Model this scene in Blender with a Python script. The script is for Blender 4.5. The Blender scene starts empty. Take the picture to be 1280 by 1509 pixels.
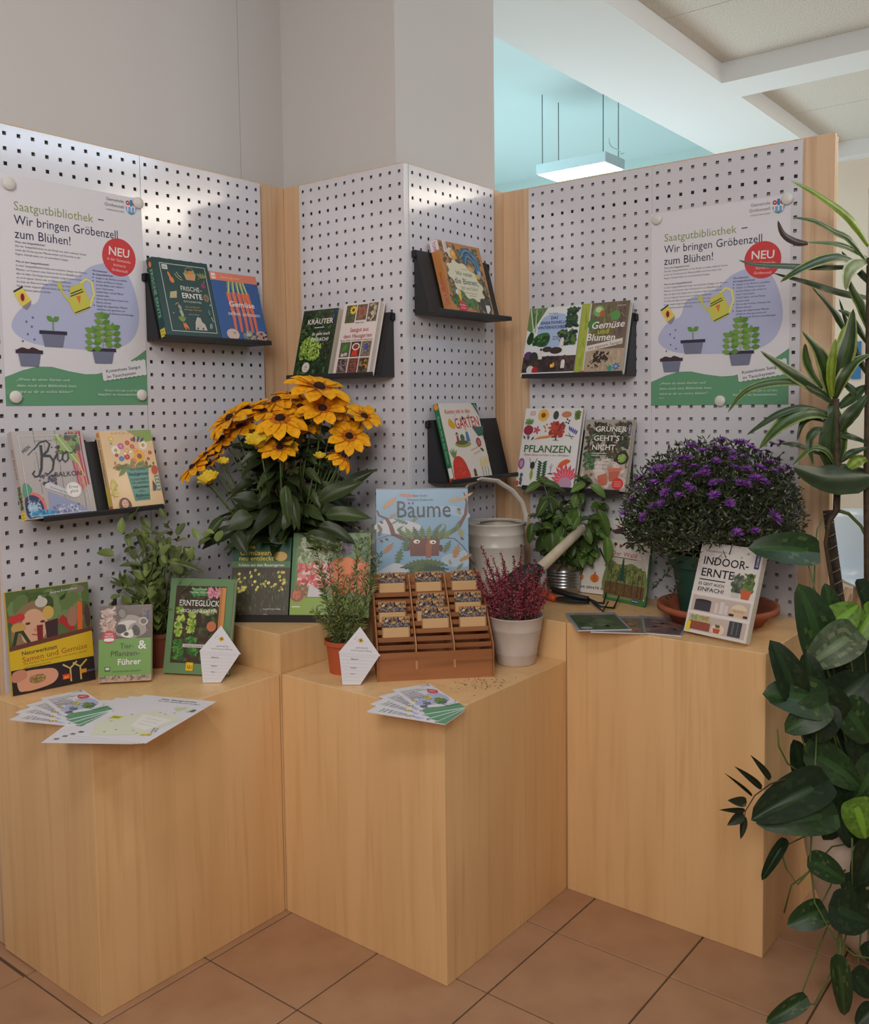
import bpy, math, random
from mathutils import Vector, Matrix
from math import sin, cos, pi, radians as rad
random.seed(7)
S=bpy.context.scene; COL=S.collection

# ------------------------------------------------------------------ camera
F,CX,CY=1365.39,642.96,689.18
CAM=Vector((-1.7061,-1.3298,1.4141))
FW=Vector((0.78396922,0.6170517,-0.06811366)); RT=Vector((0.61778256,-0.78625311,-0.01227806)); UP=Vector((0.06113078,0.03245381,0.99760201))
cd=bpy.data.cameras.new('camera'); cam=bpy.data.objects.new('camera',cd); COL.objects.link(cam)
cd.sensor_fit='HORIZONTAL'; cd.sensor_width=36; cd.lens=F*36/1280
cd.shift_x=-(CX-640)/1280; cd.shift_y=(CY-754.5)/1280; cd.clip_start=.02
m=Matrix((RT,UP,-FW)).transposed().to_4x4(); m.translation=CAM; cam.matrix_world=m
S.camera=cam
def at(px,py,d):
    "point of the room that the photograph shows at pixel px,py, d metres along the view axis"
    return CAM+(FW+RT*((px-CX)/F)-UP*((py-CY)/F))*d
def px_of(p):
    q=Vector(p)-CAM; z=q.dot(FW)
    return (CX+F*q.dot(RT)/z, CY-F*q.dot(UP)/z, z)

# ------------------------------------------------------------------ world, light, exposure
S.view_settings.view_transform='Standard'; S.view_settings.look='None'
S.view_settings.exposure=-.2; S.view_settings.gamma=1; S.view_settings.use_curve_mapping=False
w=bpy.data.worlds.new('world'); S.world=w; w.use_nodes=True
bg=w.node_tree.nodes['Background']; bg.inputs[0].default_value=(1.0,.93,.87,1); bg.inputs[1].default_value=.15
def area(name,loc,target,sx,sy,power,col,spread=180):
    l=bpy.data.lights.new(name,'AREA'); l.shape='RECTANGLE'; l.size=sx; l.size_y=sy; l.energy=power; l.color=col; l.spread=rad(spread)
    o=bpy.data.objects.new(name,l); COL.objects.link(o); o.location=loc
    o.rotation_euler=(Vector(target)-Vector(loc)).to_track_quat('-Z','Y').to_euler(); return o
area('lamp_over_aisle',(-1.5,-.4,2.88),(-1.2,-.3,0),1.2,.3,15,(1,.94,.88))
area('lamp_by_display',(2.55,-2.45,2.84),(1.2,-.8,.9),.9,.25,19,(1,.88,.72))
area('lamp_row_right',(3.45,-1.80,2.86),(2.6,-1.2,0),.7,.2,9,(1,.90,.76))
area('clerestory_strip',(1.12,-1.42,2.87),(.55,.2,1.5),1.0,.16,9,(.60,.80,1))
area('lamp_behind_visitor',(-3.0,-1.7,2.6),(.4,.4,1.9),1.3,1.3,33,(1,.96,.92),120)
area('ceiling_bounce_fill',(3.2,1.9,1.3),(2.7,.2,3.0),2.4,1.2,23,(.86,.95,1),140)  # upward fill hidden behind the boards, added to brighten the ceiling
area('right_wall_fill',(4.0,-2.4,2.2),(4.9,.2,1.6),1.2,1.2,20,(1,.97,.93))  # unseen fill added to brighten the end wall on the right
area('skylight_far_room',(3.9,4.0,3.85),(4.4,3.4,0),4.0,2.6,150,(.56,.93,1))
area('far_room_uplight',(5.0,3.4,1.0),(5.0,3.0,4.0),3.0,2.0,70,(.56,.93,1))

# ------------------------------------------------------------------ helpers
def lin(c):
    r=[]
    for x in c[:3]:
        x=x/255.; r.append(x/12.92 if x<=.04045 else ((x+.055)/1.055)**2.4)
    return (*r,1.)
class MB:
    def __init__(s): s.v=[];s.f=[];s.m=[];s.c=[]
    def add(s,vs,fs,mat=0,col=(255,255,255)):
        n=len(s.v); s.v+=[tuple(p) for p in vs]
        for i,f in enumerate(fs):
            s.f.append([a+n for a in f]); s.m.append(mat); s.c.append(col[i] if isinstance(col,list) else col)
        return s
    def box(s,x0,y0,z0,x1,y1,z1,mat=0,col=(255,255,255)):
        v=[(x,y,z) for z in (z0,z1) for y in (y0,y1) for x in (x0,x1)]
        return s.add(v,[(0,2,3,1),(4,5,7,6),(0,1,5,4),(2,6,7,3),(0,4,6,2),(1,3,7,5)],mat,col)
    def prism(s,pts,axis,a,b,mat=0,col=(255,255,255)):
        "extrude 2-D pts along axis (0,1,2) from a to b"
        def P(p,t):
            q=[p[0],p[1]]; q.insert(axis,t); return tuple(q)
        n=len(pts); v=[P(p,a) for p in pts]+[P(p,b) for p in pts]
        fs=[list(range(n))[::-1],list(range(n,2*n))]+[(i,(i+1)%n,n+(i+1)%n,n+i) for i in range(n)]
        return s.add(v,fs,mat,col)
    def lathe(s,prof,n=32,mat=0,col=(255,255,255),c=(0,0)):
        v=[];f=[]
        for r,z in prof:
            for k in range(n):
                a=2*pi*k/n; v.append((c[0]+r*cos(a),c[1]+r*sin(a),z))
        for i in range(len(prof)-1):
            for k in range(n): f.append((i*n+k,i*n+(k+1)%n,(i+1)*n+(k+1)%n,(i+1)*n+k))
        if prof[0][0]>1e-6: f.append(list(range(n))[::-1])
        if prof[-1][0]>1e-6 : f.append([(len(prof)-1)*n+k for k in range(n)])
        return s.add(v,f,mat,col)
    def tube(s,pts,r,n=6,mat=0,col=(255,255,255),flat=1.):
        pts=[Vector(p) for p in pts]; rs=r if isinstance(r,(list,tuple)) else [r]*len(pts)
        v=[];f=[]; prev=None
        for i,p in enumerate(pts):
            t=(pts[min(i+1,len(pts)-1)]-pts[max(i-1,0)]).normalized()
            a=prev if prev is not None else (Vector((0,0,1)) if abs(t.z)<.9 else Vector((1,0,0)))
            a=(a-t*a.dot(t))
            if a.length<1e-5: a=t.orthogonal()
            a.normalize(); b=t.cross(a); prev=a
            for k in range(n):
                q=2*pi*k/n; v.append(p+a*(rs[i]*cos(q)*flat)+b*(rs[i]*sin(q)))
        for i in range(len(pts)-1):
            for k in range(n): f.append((i*n+k,i*n+(k+1)%n,(i+1)*n+(k+1)%n,(i+1)*n+k))
        f.append(list(range(n))[::-1]); f.append([(len(pts)-1)*n+k for k in range(n)])
        return s.add(v,f,mat,col)
    def mesh(s,name,mats,smooth=False,color=False):
        me=bpy.data.meshes.new(name); me.from_pydata(s.v,[],s.f)
        for m_ in mats: me.materials.append(m_)
        if len(mats)>1: me.polygons.foreach_set('material_index',s.m)
        if smooth: me.polygons.foreach_set('use_smooth',[True]*len(me.polygons))
        if color:
            at_=me.color_attributes.new('col','FLOAT_COLOR','CORNER'); buf=[]; cache={}
            for fc,c in zip(s.f,s.c):
                if c not in cache: cache[c]=lin(c)
                buf.extend(cache[c]*len(fc))
            at_.data.foreach_set('color',buf)
        me.update(); return me
    def build(s,name,mats,parent=None,smooth=False,color=False,loc=None,rot=None):
        return link(name,s.mesh(name,mats if isinstance(mats,(list,tuple)) else [mats],smooth,color),parent,loc,rot)
def link(name,me,parent=None,loc=None,rot=None):
    o=bpy.data.objects.new(name,me); COL.objects.link(o)
    if parent: o.parent=parent
    if loc is not None: o.location=loc
    if rot is not None: o.rotation_euler=rot
    return o
def tag(o,label=None,cat=None,group=None,kind=None):
    if label: o['label']=label
    if cat: o['category']=cat
    if group: o['group']=group
    if kind: o['kind']=kind
    return o
def thing(name,label,cat,loc=(0,0,0),rot=(0,0,0),group=None):
    o=bpy.data.objects.new(name,None); COL.objects.link(o); o.empty_display_size=.05
    o.location=loc; o.rotation_euler=rot; return tag(o,label,cat,group)
def bevel(o,wd=.002,seg=2):
    b=o.modifiers.new('bevel','BEVEL'); b.width=wd; b.segments=seg; b.limit_method='ANGLE'; return o

# ------------------------------------------------------------------ materials
def mat(name,col,rough=.5,metal=0,spec=.5,coat=0,bump=None,var=None,emit=None):
    m_=bpy.data.materials.new(name); m_.use_nodes=True; nt=m_.node_tree; b=nt.nodes['Principled BSDF']
    b.inputs['Roughness'].default_value=rough; b.inputs['Metallic'].default_value=metal
    b.inputs['Specular IOR Level'].default_value=spec; b.inputs['Coat Weight'].default_value=coat; b.inputs['Coat Roughness'].default_value=.12
    c=lin(col); tc=nt.nodes.new('ShaderNodeTexCoord')
    if var:                                     # (second colour, scale, (sx,sy,sz), detail)
        mp=nt.nodes.new('ShaderNodeMapping'); mp.inputs['Scale'].default_value=var[2]; nt.links.new(tc.outputs['Object'],mp.inputs[0])
        n=nt.nodes.new('ShaderNodeTexNoise'); n.inputs['Scale'].default_value=var[1]; n.inputs['Detail'].default_value=var[3] if len(var)>3 else 4
        nt.links.new(mp.outputs[0],n.inputs['Vector'])
        r=nt.nodes.new('ShaderNodeValToRGB'); r.color_ramp.elements[0].position=.35; r.color_ramp.elements[1].position=.68
        r.color_ramp.elements[0].color=c; r.color_ramp.elements[1].color=lin(var[0])
        nt.links.new(n.outputs['Fac'],r.inputs[0]); nt.links.new(r.outputs[0],b.inputs['Base Color'])
    else: b.inputs['Base Color'].default_value=c
    if bump:                                    # (scale, strength)
        n=nt.nodes.new('ShaderNodeTexNoise'); n.inputs['Scale'].default_value=bump[0]; n.inputs['Detail'].default_value=3
        nt.links.new(tc.outputs['Object'],n.inputs['Vector'])
        bp=nt.nodes.new('ShaderNodeBump'); bp.inputs['Strength'].default_value=bump[1]; bp.inputs['Distance'].default_value=.002
        nt.links.new(n.outputs['Fac'],bp.inputs['Height']); nt.links.new(bp.outputs[0],b.inputs['Normal'])
    if emit: b.inputs['Emission Color'].default_value=lin(emit[0]); b.inputs['Emission Strength'].default_value=emit[1]
    return m_
def mat_attr(name,rough,spec=.5,coat=0,noise=None,sub=0):
    m_=bpy.data.materials.new(name); m_.use_nodes=True; nt=m_.node_tree; b=nt.nodes['Principled BSDF']
    b.inputs['Roughness'].default_value=rough; b.inputs['Specular IOR Level'].default_value=spec
    b.inputs['Coat Weight'].default_value=coat; b.inputs['Coat Roughness'].default_value=.15
    a=nt.nodes.new('ShaderNodeAttribute'); a.attribute_name='col'; out=a.outputs['Color']
    if noise:
        tc=nt.nodes.new('ShaderNodeTexCoord'); n=nt.nodes.new('ShaderNodeTexNoise'); n.inputs['Scale'].default_value=noise[0]; n.inputs['Detail'].default_value=4
        nt.links.new(tc.outputs['Object'],n.inputs['Vector'])
        r=nt.nodes.new('ShaderNodeMapRange'); r.inputs['From Min'].default_value=.3; r.inputs['From Max'].default_value=.7
        r.inputs['To Min'].default_value=1-noise[1]; r.inputs['To Max'].default_value=1+noise[1]; nt.links.new(n.outputs['Fac'],r.inputs[0])
        mx=nt.nodes.new('ShaderNodeVectorMath'); mx.operation='SCALE'; nt.links.new(out,mx.inputs[0]); nt.links.new(r.outputs[0],mx.inputs['Scale']); out=mx.outputs[0]
    nt.links.new(out,b.inputs['Base Color'])
    if sub:
        b.inputs['Transmission Weight'].default_value=0
    return m_
def wood(name,c0,c1,c2,freq,stretch,axis,rough=.45,band=None):
    "straight grain along axis; c0 base, c1 pore streaks, c2 broad bands"
    m_=bpy.data.materials.new(name); m_.use_nodes=True; nt=m_.node_tree; b=nt.nodes['Principled BSDF']; b.inputs['Roughness'].default_value=rough
    tc=nt.nodes.new('ShaderNodeTexCoord')
    def noise(sc,det,mul):
        mp=nt.nodes.new('ShaderNodeMapping'); s_=[sc]*3; s_[axis]=sc*mul; mp.inputs['Scale'].default_value=s_
        nt.links.new(tc.outputs['Object'],mp.inputs[0]); n=nt.nodes.new('ShaderNodeTexNoise'); n.inputs['Scale'].default_value=1; n.inputs['Detail'].default_value=det
        n.inputs['Distortion'].default_value=.3
        nt.links.new(mp.outputs[0],n.inputs['Vector']); return n.outputs['Fac']
    def mix(a,bc,fac,lo,hi):
        r=nt.nodes.new('ShaderNodeMapRange'); r.inputs['From Min'].default_value=lo; r.inputs['From Max'].default_value=hi; nt.links.new(fac,r.inputs[0])
        x=nt.nodes.new('ShaderNodeMix'); x.data_type='RGBA'; nt.links.new(r.outputs[0],x.inputs['Factor'])
        if isinstance(a,tuple): x.inputs['A'].default_value=a
        else: nt.links.new(a,x.inputs['A'])
        x.inputs['B'].default_value=bc; return x.outputs['Result']
    o=mix(lin(c0),lin(c2),noise(freq*.16,2,stretch*1.5),.42,.60)
    o=mix(o,lin(c1),noise(freq,5,stretch),.50,.78)
    nt.links.new(o,b.inputs['Base Color'])
    return m_
M={}
M['birch']=wood('birch_veneer',(238,196,142),(222,178,124),(231,188,133),46,.05,2,.42)
M['oak']=wood('oak_veneer',(222,188,152),(194,157,121),(214,179,143),70,.025,2,.5)
M['cedar']=wood('cedar_strip',(172,112,68),(120,70,38),(150,92,54),60,.06,0,.55)
M['cedar_light']=wood('cedar_divider',(200,146,98),(165,110,68),(186,130,84),60,.06,2,.55)
M['birch_edge']=mat('plywood_edge',(205,170,122),.55,var=((172,132,88),1,(2,2,420),2))
M['enamel']=mat('white_enamel',(216,214,221),.3,spec=.5,coat=.7,bump=(90,.10))
M['trim']=mat('white_steel_trim',(226,224,226),.3)
M['backing']=mat('grey_backing',(170,164,160),.7)
M['black']=mat('black_powder_coat',(36,35,37),.5,bump=(400,.1))
M['rail']=mat('dark_rail',(16,16,18),.6)
M['wall']=mat('wall_paint',(206,202,199),.85,bump=(60,.05))
M['white']=mat('white_ceiling_paint',(232,236,238),.8,bump=(50,.04))
M['farwall']=mat('far_wall_paint',(224,232,230),.85)
M['acoustic']=mat('wood_wool_board',(236,232,224),.95,var=((182,178,170),150,(1,1.6,1),6),bump=(160,.8))
M['grout']=mat('tile_grout',(92,74,60),.9)
M['tile']=mat('terracotta_tile',(184,144,112),.55,var=((172,132,101),9,(1,1,1),8),bump=(180,.12))
M['print']=mat_attr('printed_card',.38,coat=.15)
M['matte_print']=mat_attr('printed_paper',.7,spec=.3)
M['paper']=mat('white_paper',(226,224,230),.75)
M['pages']=mat('book_pages',(222,212,196),.85,var=((196,186,170),1,(3,500,3),2))
M['leaf']=mat_attr('leaf_surface',.42,spec=.4,noise=(38,.22))
M['petal']=mat_attr('petal_surface',.6,spec=.25,noise=(60,.1))
M['soil']=mat('potting_soil',(46,34,28),.95,var=((88,68,54),120,(1,1,1),5),bump=(120,1))
M['terracotta']=mat('terracotta_clay',(176,98,66),.75,var=((158,84,56),14,(1,1,1),4))
M['plastic_terra']=mat('terracotta_plastic',(186,88,52),.5)
M['green_plastic']=mat('green_plastic',(34,74,62),.45)
M['cream_tin']=mat('cream_painted_tin',(206,192,180),.45,var=((190,174,162),10,(1,1,1),4))
M['can']=mat('cream_enamel_can',(216,208,196),.35,var=((204,194,180),6,(1,1,1),4))
M['zinc']=mat('galvanised_zinc',(170,172,174),.3,metal=.9,var=((130,132,136),25,(1,1,.5),5))
M['steel']=mat('dark_steel',(60,62,62),.45,metal=.5)
M['orange']=mat('orange_handle',(206,84,34),.5)
M['handle']=mat('pale_wood_handle',(214,200,176),.55,var=((196,180,154),30,(1,1,.1),3))
M['lampwhite']=mat('lamp_housing',(225,235,240),.5)
M['glow']=mat('lamp_diffuser',(255,255,255),.5,emit=((255,248,240),9))
M['stem']=mat('green_stem',(86,104,50),.55)
M['darkstem']=mat('brown_stem',(84,66,44),.7,var=((54,44,30),60,(1,1,1),3))
M['potwhite']=mat('white_pot_glaze',(220,208,196),.4,var=((196,182,168),7,(1,1,1),4))
M['shell']=mat('white_seat_shell',(206,222,236),.25)
M['chairwood']=mat('chair_wood',(176,140,110),.5)
M['coir']=mat('coir_pole',(62,48,34),.95,var=((28,22,16),60,(1,1,1),4),bump=(80,1))

# ================================================================== SETTING
def struct(name,mb,m_,parent=None,smooth=False):
    o=mb.build(name,m_,parent,smooth)
    if parent is None: tag(o,kind='structure')
    return o
# floor: grout bed with single tiles laid on it where the photograph shows them
T=.3205; TA=.041; TB=-.091
fl=bpy.data.materials.new('tiled_floor_beyond'); fl.use_nodes=True; nt=fl.node_tree; b_=nt.nodes['Principled BSDF']; b_.inputs['Roughness'].default_value=.55
tc=nt.nodes.new('ShaderNodeTexCoord'); mp=nt.nodes.new('ShaderNodeMapping'); mp.inputs['Location'].default_value=(-TA/T,-TB/T,0); mp.inputs['Scale'].default_value=(1/T,1/T,1)
br=nt.nodes.new('ShaderNodeTexBrick'); br.offset=0; br.squash=1
for k,v_ in (('Scale',1),('Mortar Size',.014),('Brick Width',1),('Row Height',1),('Mortar Smooth',.1),('Bias',0)): br.inputs[k].default_value=v_
br.inputs['Color1'].default_value=lin((184,144,112)); br.inputs['Color2'].default_value=lin((176,136,105)); br.inputs['Mortar'].default_value=lin((92,74,60))
nt.links.new(tc.outputs['Object'],mp.inputs[0]); nt.links.new(mp.outputs[0],br.inputs[0]); nt.links.new(br.outputs[0],b_.inputs['Base Color'])
floor=struct('floor',MB().box(-5,-5,-.06,9,8,-.004),fl)
tm=MB(); g=.0045; h=T-g; c_=.0015
tm.prism([(0,0),(h,0),(h,h),(0,h)],2,-.006,-c_); tm.add([(0,0,-c_),(h,0,-c_),(h,h,-c_),(0,h,-c_),(c_,c_,0),(h-c_,c_,0),(h-c_,h-c_,0),(c_,h-c_,0)],[(4,5,6,7),(0,1,5,4),(1,2,6,5),(2,3,7,6),(3,0,4,7)])
tmesh=tm.mesh('tile',[M['tile']]); nt_=0
for i in range(-8,22):
    for j in range(-10,16):
        x=TA+i*T; y=TB+j*T
        if x+T>=-.57 and x<.0 and y>.56: continue
        if x>.02 and x<1.0 and y>.56: continue
        if y>1.1 and x<1.1: continue
        X,Y,Z=px_of((x+T/2,y+T/2,0))
        if Z<.6 or not (-90<X<1370 and Y<1640): continue
        if x>1.0 and X<1120: continue
        if Z>6.5 or nt_>290: continue
        nt_+=1; link('tile',tmesh,floor,(x+g/2,y+g/2,0))
# walls
W=struct
W('wall_left',MB().box(-4.5,1.115,0,.3685,1.3,3.9),M['wall'])
W('wall_back',MB().box(.3705,1.115,0,.56,1.3,3.9),M['wall'])
W('wall_column',MB().box(.56,.6,0,1.105,1.3,3.9),M['wall'])
W('wall_beyond',MB().box(1.1,5.6,0,7.6,5.8,4.2),M['farwall'])
W('wall_far_room',MB().box(7.4,1.05,0,7.6,5.6,4.2),M['farwall'])
# low ceiling: white beam grid, wood-wool boards laid in its fields
ce=MB()
ce.box(-5,.473,3.0,9,1.008,3.4)
for a0,a1 in ((-1.2,-.95),(.62,.88),(2.93,3.197),(4.83,5.1)): ce.box(a0,-4.6,3.0,a1,.473,3.11)
ce.box(-5,-4.6,3.14,9,.473,3.4); ce.box(-5,-5,3.0,9,-4.6,3.4)
ceil=struct('ceiling',ce,M['white'])
for a0,a1,n in ((-.95,.62,2),(.88,2.93,3),(3.197,4.83,2)):
    wd=(a1-a0)/n
    for i in range(n):
        for j in range(3):
            b0=.473-(j+1)*1.1
            link('acoustic_panel',MB().box(a0+i*wd+.002,b0+.002,3.1,a0+(i+1)*wd-.002,b0+1.098,3.138).mesh('acoustic_panel',[M['acoustic']]),ceil)
W('ceiling_far_room',MB().box(1.0,1.008,3.95,7.6,5.8,4.1),M['white'])
# end wall on the right, seen past the display
ew=MB().box(4.95,-4.8,0,5.1,-.12,3.0).box(4.95,.26,0,5.1,1.05,3.4).box(4.95,-.12,2.80,5.1,.26,3.0).box(4.95,-.12,0,5.1,.26,1.25)
W('wall_right',ew,mat('cream_wall_paint',(232,218,202),.85))
wn=struct('window_1',MB().box(4.96,-.12,1.25,4.99,-.09,2.8).box(4.96,.23,1.25,4.99,.26,2.8).box(4.96,-.12,2.77,4.99,.26,2.8).box(4.96,-.12,1.25,4.99,.26,1.28),M['trim'])
MB().box(4.985,-.09,1.28,4.99,.23,2.77).build('pane',mat('daylight_pane',(200,222,230),.2,emit=((190,222,232),.45)),wn)
W('baseboard_right',MB().box(4.935,-4.8,0,4.95,1.05,.09),M['chairwood'])

# ================================================================== DISPLAY FURNITURE
def slab(label,x0,y0,x1,y1,end=False):
    o=MB().box(x0,y0,0,x1,y1,2.150).build('wooden_panel',M['oak'])
    tag(o,label,'panel','wooden panels of the display wall'); bevel(o,.0015); return o
slab('tall oak veneered panel behind the leftmost pegboards, ending at the inner corner',-.565,1.043,.4895,1.07)
slab('narrow oak panel right of the left inner corner, behind the middle-left pegboard',.491,.516,.518,1.07)
slab('narrow oak panel left of the right inner corner, behind the middle-right pegboard',.5195,.515,1.0325,.542)
p=slab('tall oak veneered end panel at the right of the display, behind the dracaena',1.034,-.588,1.050,.542)
MB().box(1.0512,-.588,0,1.0625,.50,2.143).build('rear_board',M['birch'],p)

PW=.4525; PR=40; HS=.0101; PX=[.01725+.038*i for i in range(12)]
def pegmesh():
    mb=MB(); xs=[0]; zs=[0]; H=.022+39*.038+.020
    for x in PX: xs+=[x-HS/2,x+HS/2]
    xs.append(PW)
    for r in range(39,-1,-1):
        z=H-.022-.038*r; zs+=[z-HS/2,z+HS/2]
    zs.append(H); nx=len(xs); v=[(x,0,z) for z in zs for x in xs]; f=[]
    for j in range(len(zs)-1):
        for i in range(nx-1):
            a=j*nx+i
            if i%2==1 and j%2==1:
                k=len(v); v+=[(xs[i],.0018,zs[j]),(xs[i+1],.0018,zs[j]),(xs[i+1],.0018,zs[j+1]),(xs[i],.0018,zs[j+1])]
                q=[a,a+1,a+nx+1,a+nx]
                for e in range(4): f.append((q[e],q[(e+1)%4],k+(e+1)%4,k+e))
            else: f.append((a,a+1,a+nx+1,a+nx))
    mb.add(v,f)
    # folded edges
    mb.box(0,0.0002,0,.0015,.0135,H).box(PW-.0015,.0002,0,PW,.0135,H).box(0,.0002,H-.0015,PW,.0135,H).box(0,.0002,0,PW,.0135,.0015)
    return mb.mesh('pegboard',[M['enamel']]),H
PM,PH=pegmesh()
back=MB().box(.003,.0115,.003,PW-.003,.0130,PH-.003).mesh('backing_sheet',[M['backing']])
railm=MB().box(.004,.004,-.009,PW-.004,.011,.009).mesh('rail',[M['rail']])
ZB=2.1198+.022-PH
def pegboard(label,loc,rz):
    o=link('pegboard',PM,None,(*loc,ZB),(0,0,rz)); tag(o,label,'pegboard','white pegboards of the display wall')
    link('backing_sheet',back,o)
    for r in (2,15,36): link('rail',railm,o,(0,0,PH-.022-.038*r))
    return o
B1,QA,QB,RA=1.0277,.4763,.4998,1.0187
pegboard('leftmost white pegboard, with the poster and the grey planks book',(-.0634-.4544-.01725,B1),0)
pegboard('white pegboard left of the left inner corner, with the dark green and blue books',(-.0634-.01725,B1),0)
pegboard('white pegboard right of the left inner corner, with the herb book shelf',(QA,.936+.01725),-pi/2)
pegboard('white pegboard facing front in the middle, with two single-book shelves',(.517-.01725,QB),0)
pegboard('white pegboard right of the right inner corner, with two two-book shelves',(RA,.3842+.01725),-pi/2)
pegboard('rightmost white pegboard, with the poster behind the dracaena',(RA,.3842-.453+.01725),-pi/2)
t_=MB().box(.4775,.5000,ZB,.4985,.5150,2.143).build('corner_trim',M['trim']); bevel(t_,.003,3)
tag(t_,'white steel corner strip between the two middle pegboards','trim')

def plinth(label,pts,z1):
    o=MB().prism(pts,2,0,z1).build('plinth',M['birch']); bevel(o,.0022,2); tag(o,label,'plinth','birch display plinths'); return o
HL,HH=.6763,.7869
plinth('front-left low birch plinth, carrying the seeds book and the paper sheets',[(-.574,.571),(-.0025,.571),(-.0025,1.024),(-.574,1.024)],HL)
plinth('front middle low birch plinth, carrying the wooden seed box',[(0,0),(.5705,0),(.5705,.494),(.470,.494),(.470,.5665),(0,.5665)],HL)
plinth('higher birch plinth in the left inner corner, under the black book stand',[(.0,.571),(.470,.571),(.470,1.024),(.0,1.024)],HH)
plinth('higher birch plinth in the right inner corner, under the basil and watering can',[(.5735,.0015),(1.012,.0015),(1.012,.492),(.5735,.492)],HH)
plinth('front right birch plinth, under the purple aster and flat magazines',[(.5735,-.5685),(1.012,-.5685),(1.012,-.0015),(.5735,-.0015)],HH)

# pendant lamp in the room beyond
L=thing('pendant_lamp','white rectangular pendant lamp hanging in the room beyond the boards','lamp',(5.14,2.52,3.30))
a_=MB().box(-.165,-.32,.004,.165,.32,.085).build('housing',M['lampwhite'],L); bevel(a_,.004)
MB().box(-.15,-.305,0,.15,.305,.004).build('diffuser',M['glow'],L)
for x,y in ((-.13,-.28),(-.13,.28),(.13,-.28),(.13,.28)):
    MB().tube([(x,y,.085),(x,y,.65)],.0035,5).build('wire',M['steel'],L)
cb=MB().tube([(-.16+.03*i,-.35+.02*sin(i),.10+.0022*(i-6)**2) for i in range(10)],.004,5).build('cable',M['lampwhite'],L)
# chair beyond
p0=at(1286,842,4.75); CH=thing('shell_chair','white shell chair with wooden legs standing beyond the display on the right','chair',(p0.x,p0.y,0))
v=[];f=[]
N=14;K=16
for i in range(N+1):
    t=i/N
    for k in range(K+1):
        s=k/K*2-1
        ph=s*1.45
        if t<.5: q=t*2; r=.24*q; z=.45+.02*q*q+ .10*abs(s)**2*q*q; y=-.0+.0; x_=r*sin(ph*1.0); y_=r*cos(ph)-.02
        else: q=(t-.5)*2; z=.47+.10*abs(s)**2*(1-q)+ .36*q*(1-.28*abs(s)**2.2); x_=.24*sin(ph)*(1+.06*q); y_=.24*cos(ph)*(1+.10*q)-.02
        v.append((x_,y_,z))
for i in range(N):
    for k in range(K):
        a=i*(K+1)+k; f.append((a,a+1,a+K+2,a+K+1))
sh=MB().add(v,f).build('seat_shell',M['shell'],CH,True,rot=(0,0,rad(-50)))
sd=sh.modifiers.new('solid','SOLIDIFY'); sd.thickness=.012
for x,y in ((-.17,-.15),(.17,-.15),(-.17,.17),(.17,.17)):
    MB().tube([(x*.55,y*.55,.452),(x*1.15,y*1.15,0)],[.018,.012],8).build('leg',M['chairwood'],CH,True)
# small blue card on the end wall
bc=MB().box(4.94,.285,1.55,4.948,.345,1.80).build('wall_card',mat('blue_card',(60,120,176),.5)); tag(bc,'small blue card hanging on the cream wall beyond','card')

# ================================================================== PRINTING: letters and flat artwork as thin coloured geometry
CH="ABCDEFGHIJKLMNOPQRSTUVWXYZabcdefghijklmnopqrstuvwxyz0123456789ÄÖÜäöüß-–!?&.,:'„“()|"
GL={}
def load_glyphs():
    obs=[]
    for wt,(off,ru) in {'r':(0,2),'b':(.013,2)}.items():
        for ch in CH:
            for k in (1,2):
                cu=bpy.data.curves.new('g','FONT'); cu.body=ch*k; cu.offset=off; cu.resolution_u=ru; cu.size=1
                o=bpy.data.objects.new('g',cu); COL.objects.link(o); obs.append((wt,ch,k,o,cu))
    dg=bpy.context.evaluated_depsgraph_get(); tmp={}
    for wt,ch,k,o,cu in obs:
        me=o.evaluated_get(dg).to_mesh()
        vs=[(v.co.x,v.co.y) for v in me.vertices]; mx=max(v[0] for v in vs) if vs else 0
        if k==1: tmp[wt,ch]=(vs,[tuple(p.vertices) for p in me.polygons],mx)
        else: GL[wt,ch]=(tmp[wt,ch][0],tmp[wt,ch][1],mx-tmp[wt,ch][2])
    for wt,ch,k,o,cu in obs: bpy.data.objects.remove(o); bpy.data.curves.remove(cu)
load_glyphs()

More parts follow.
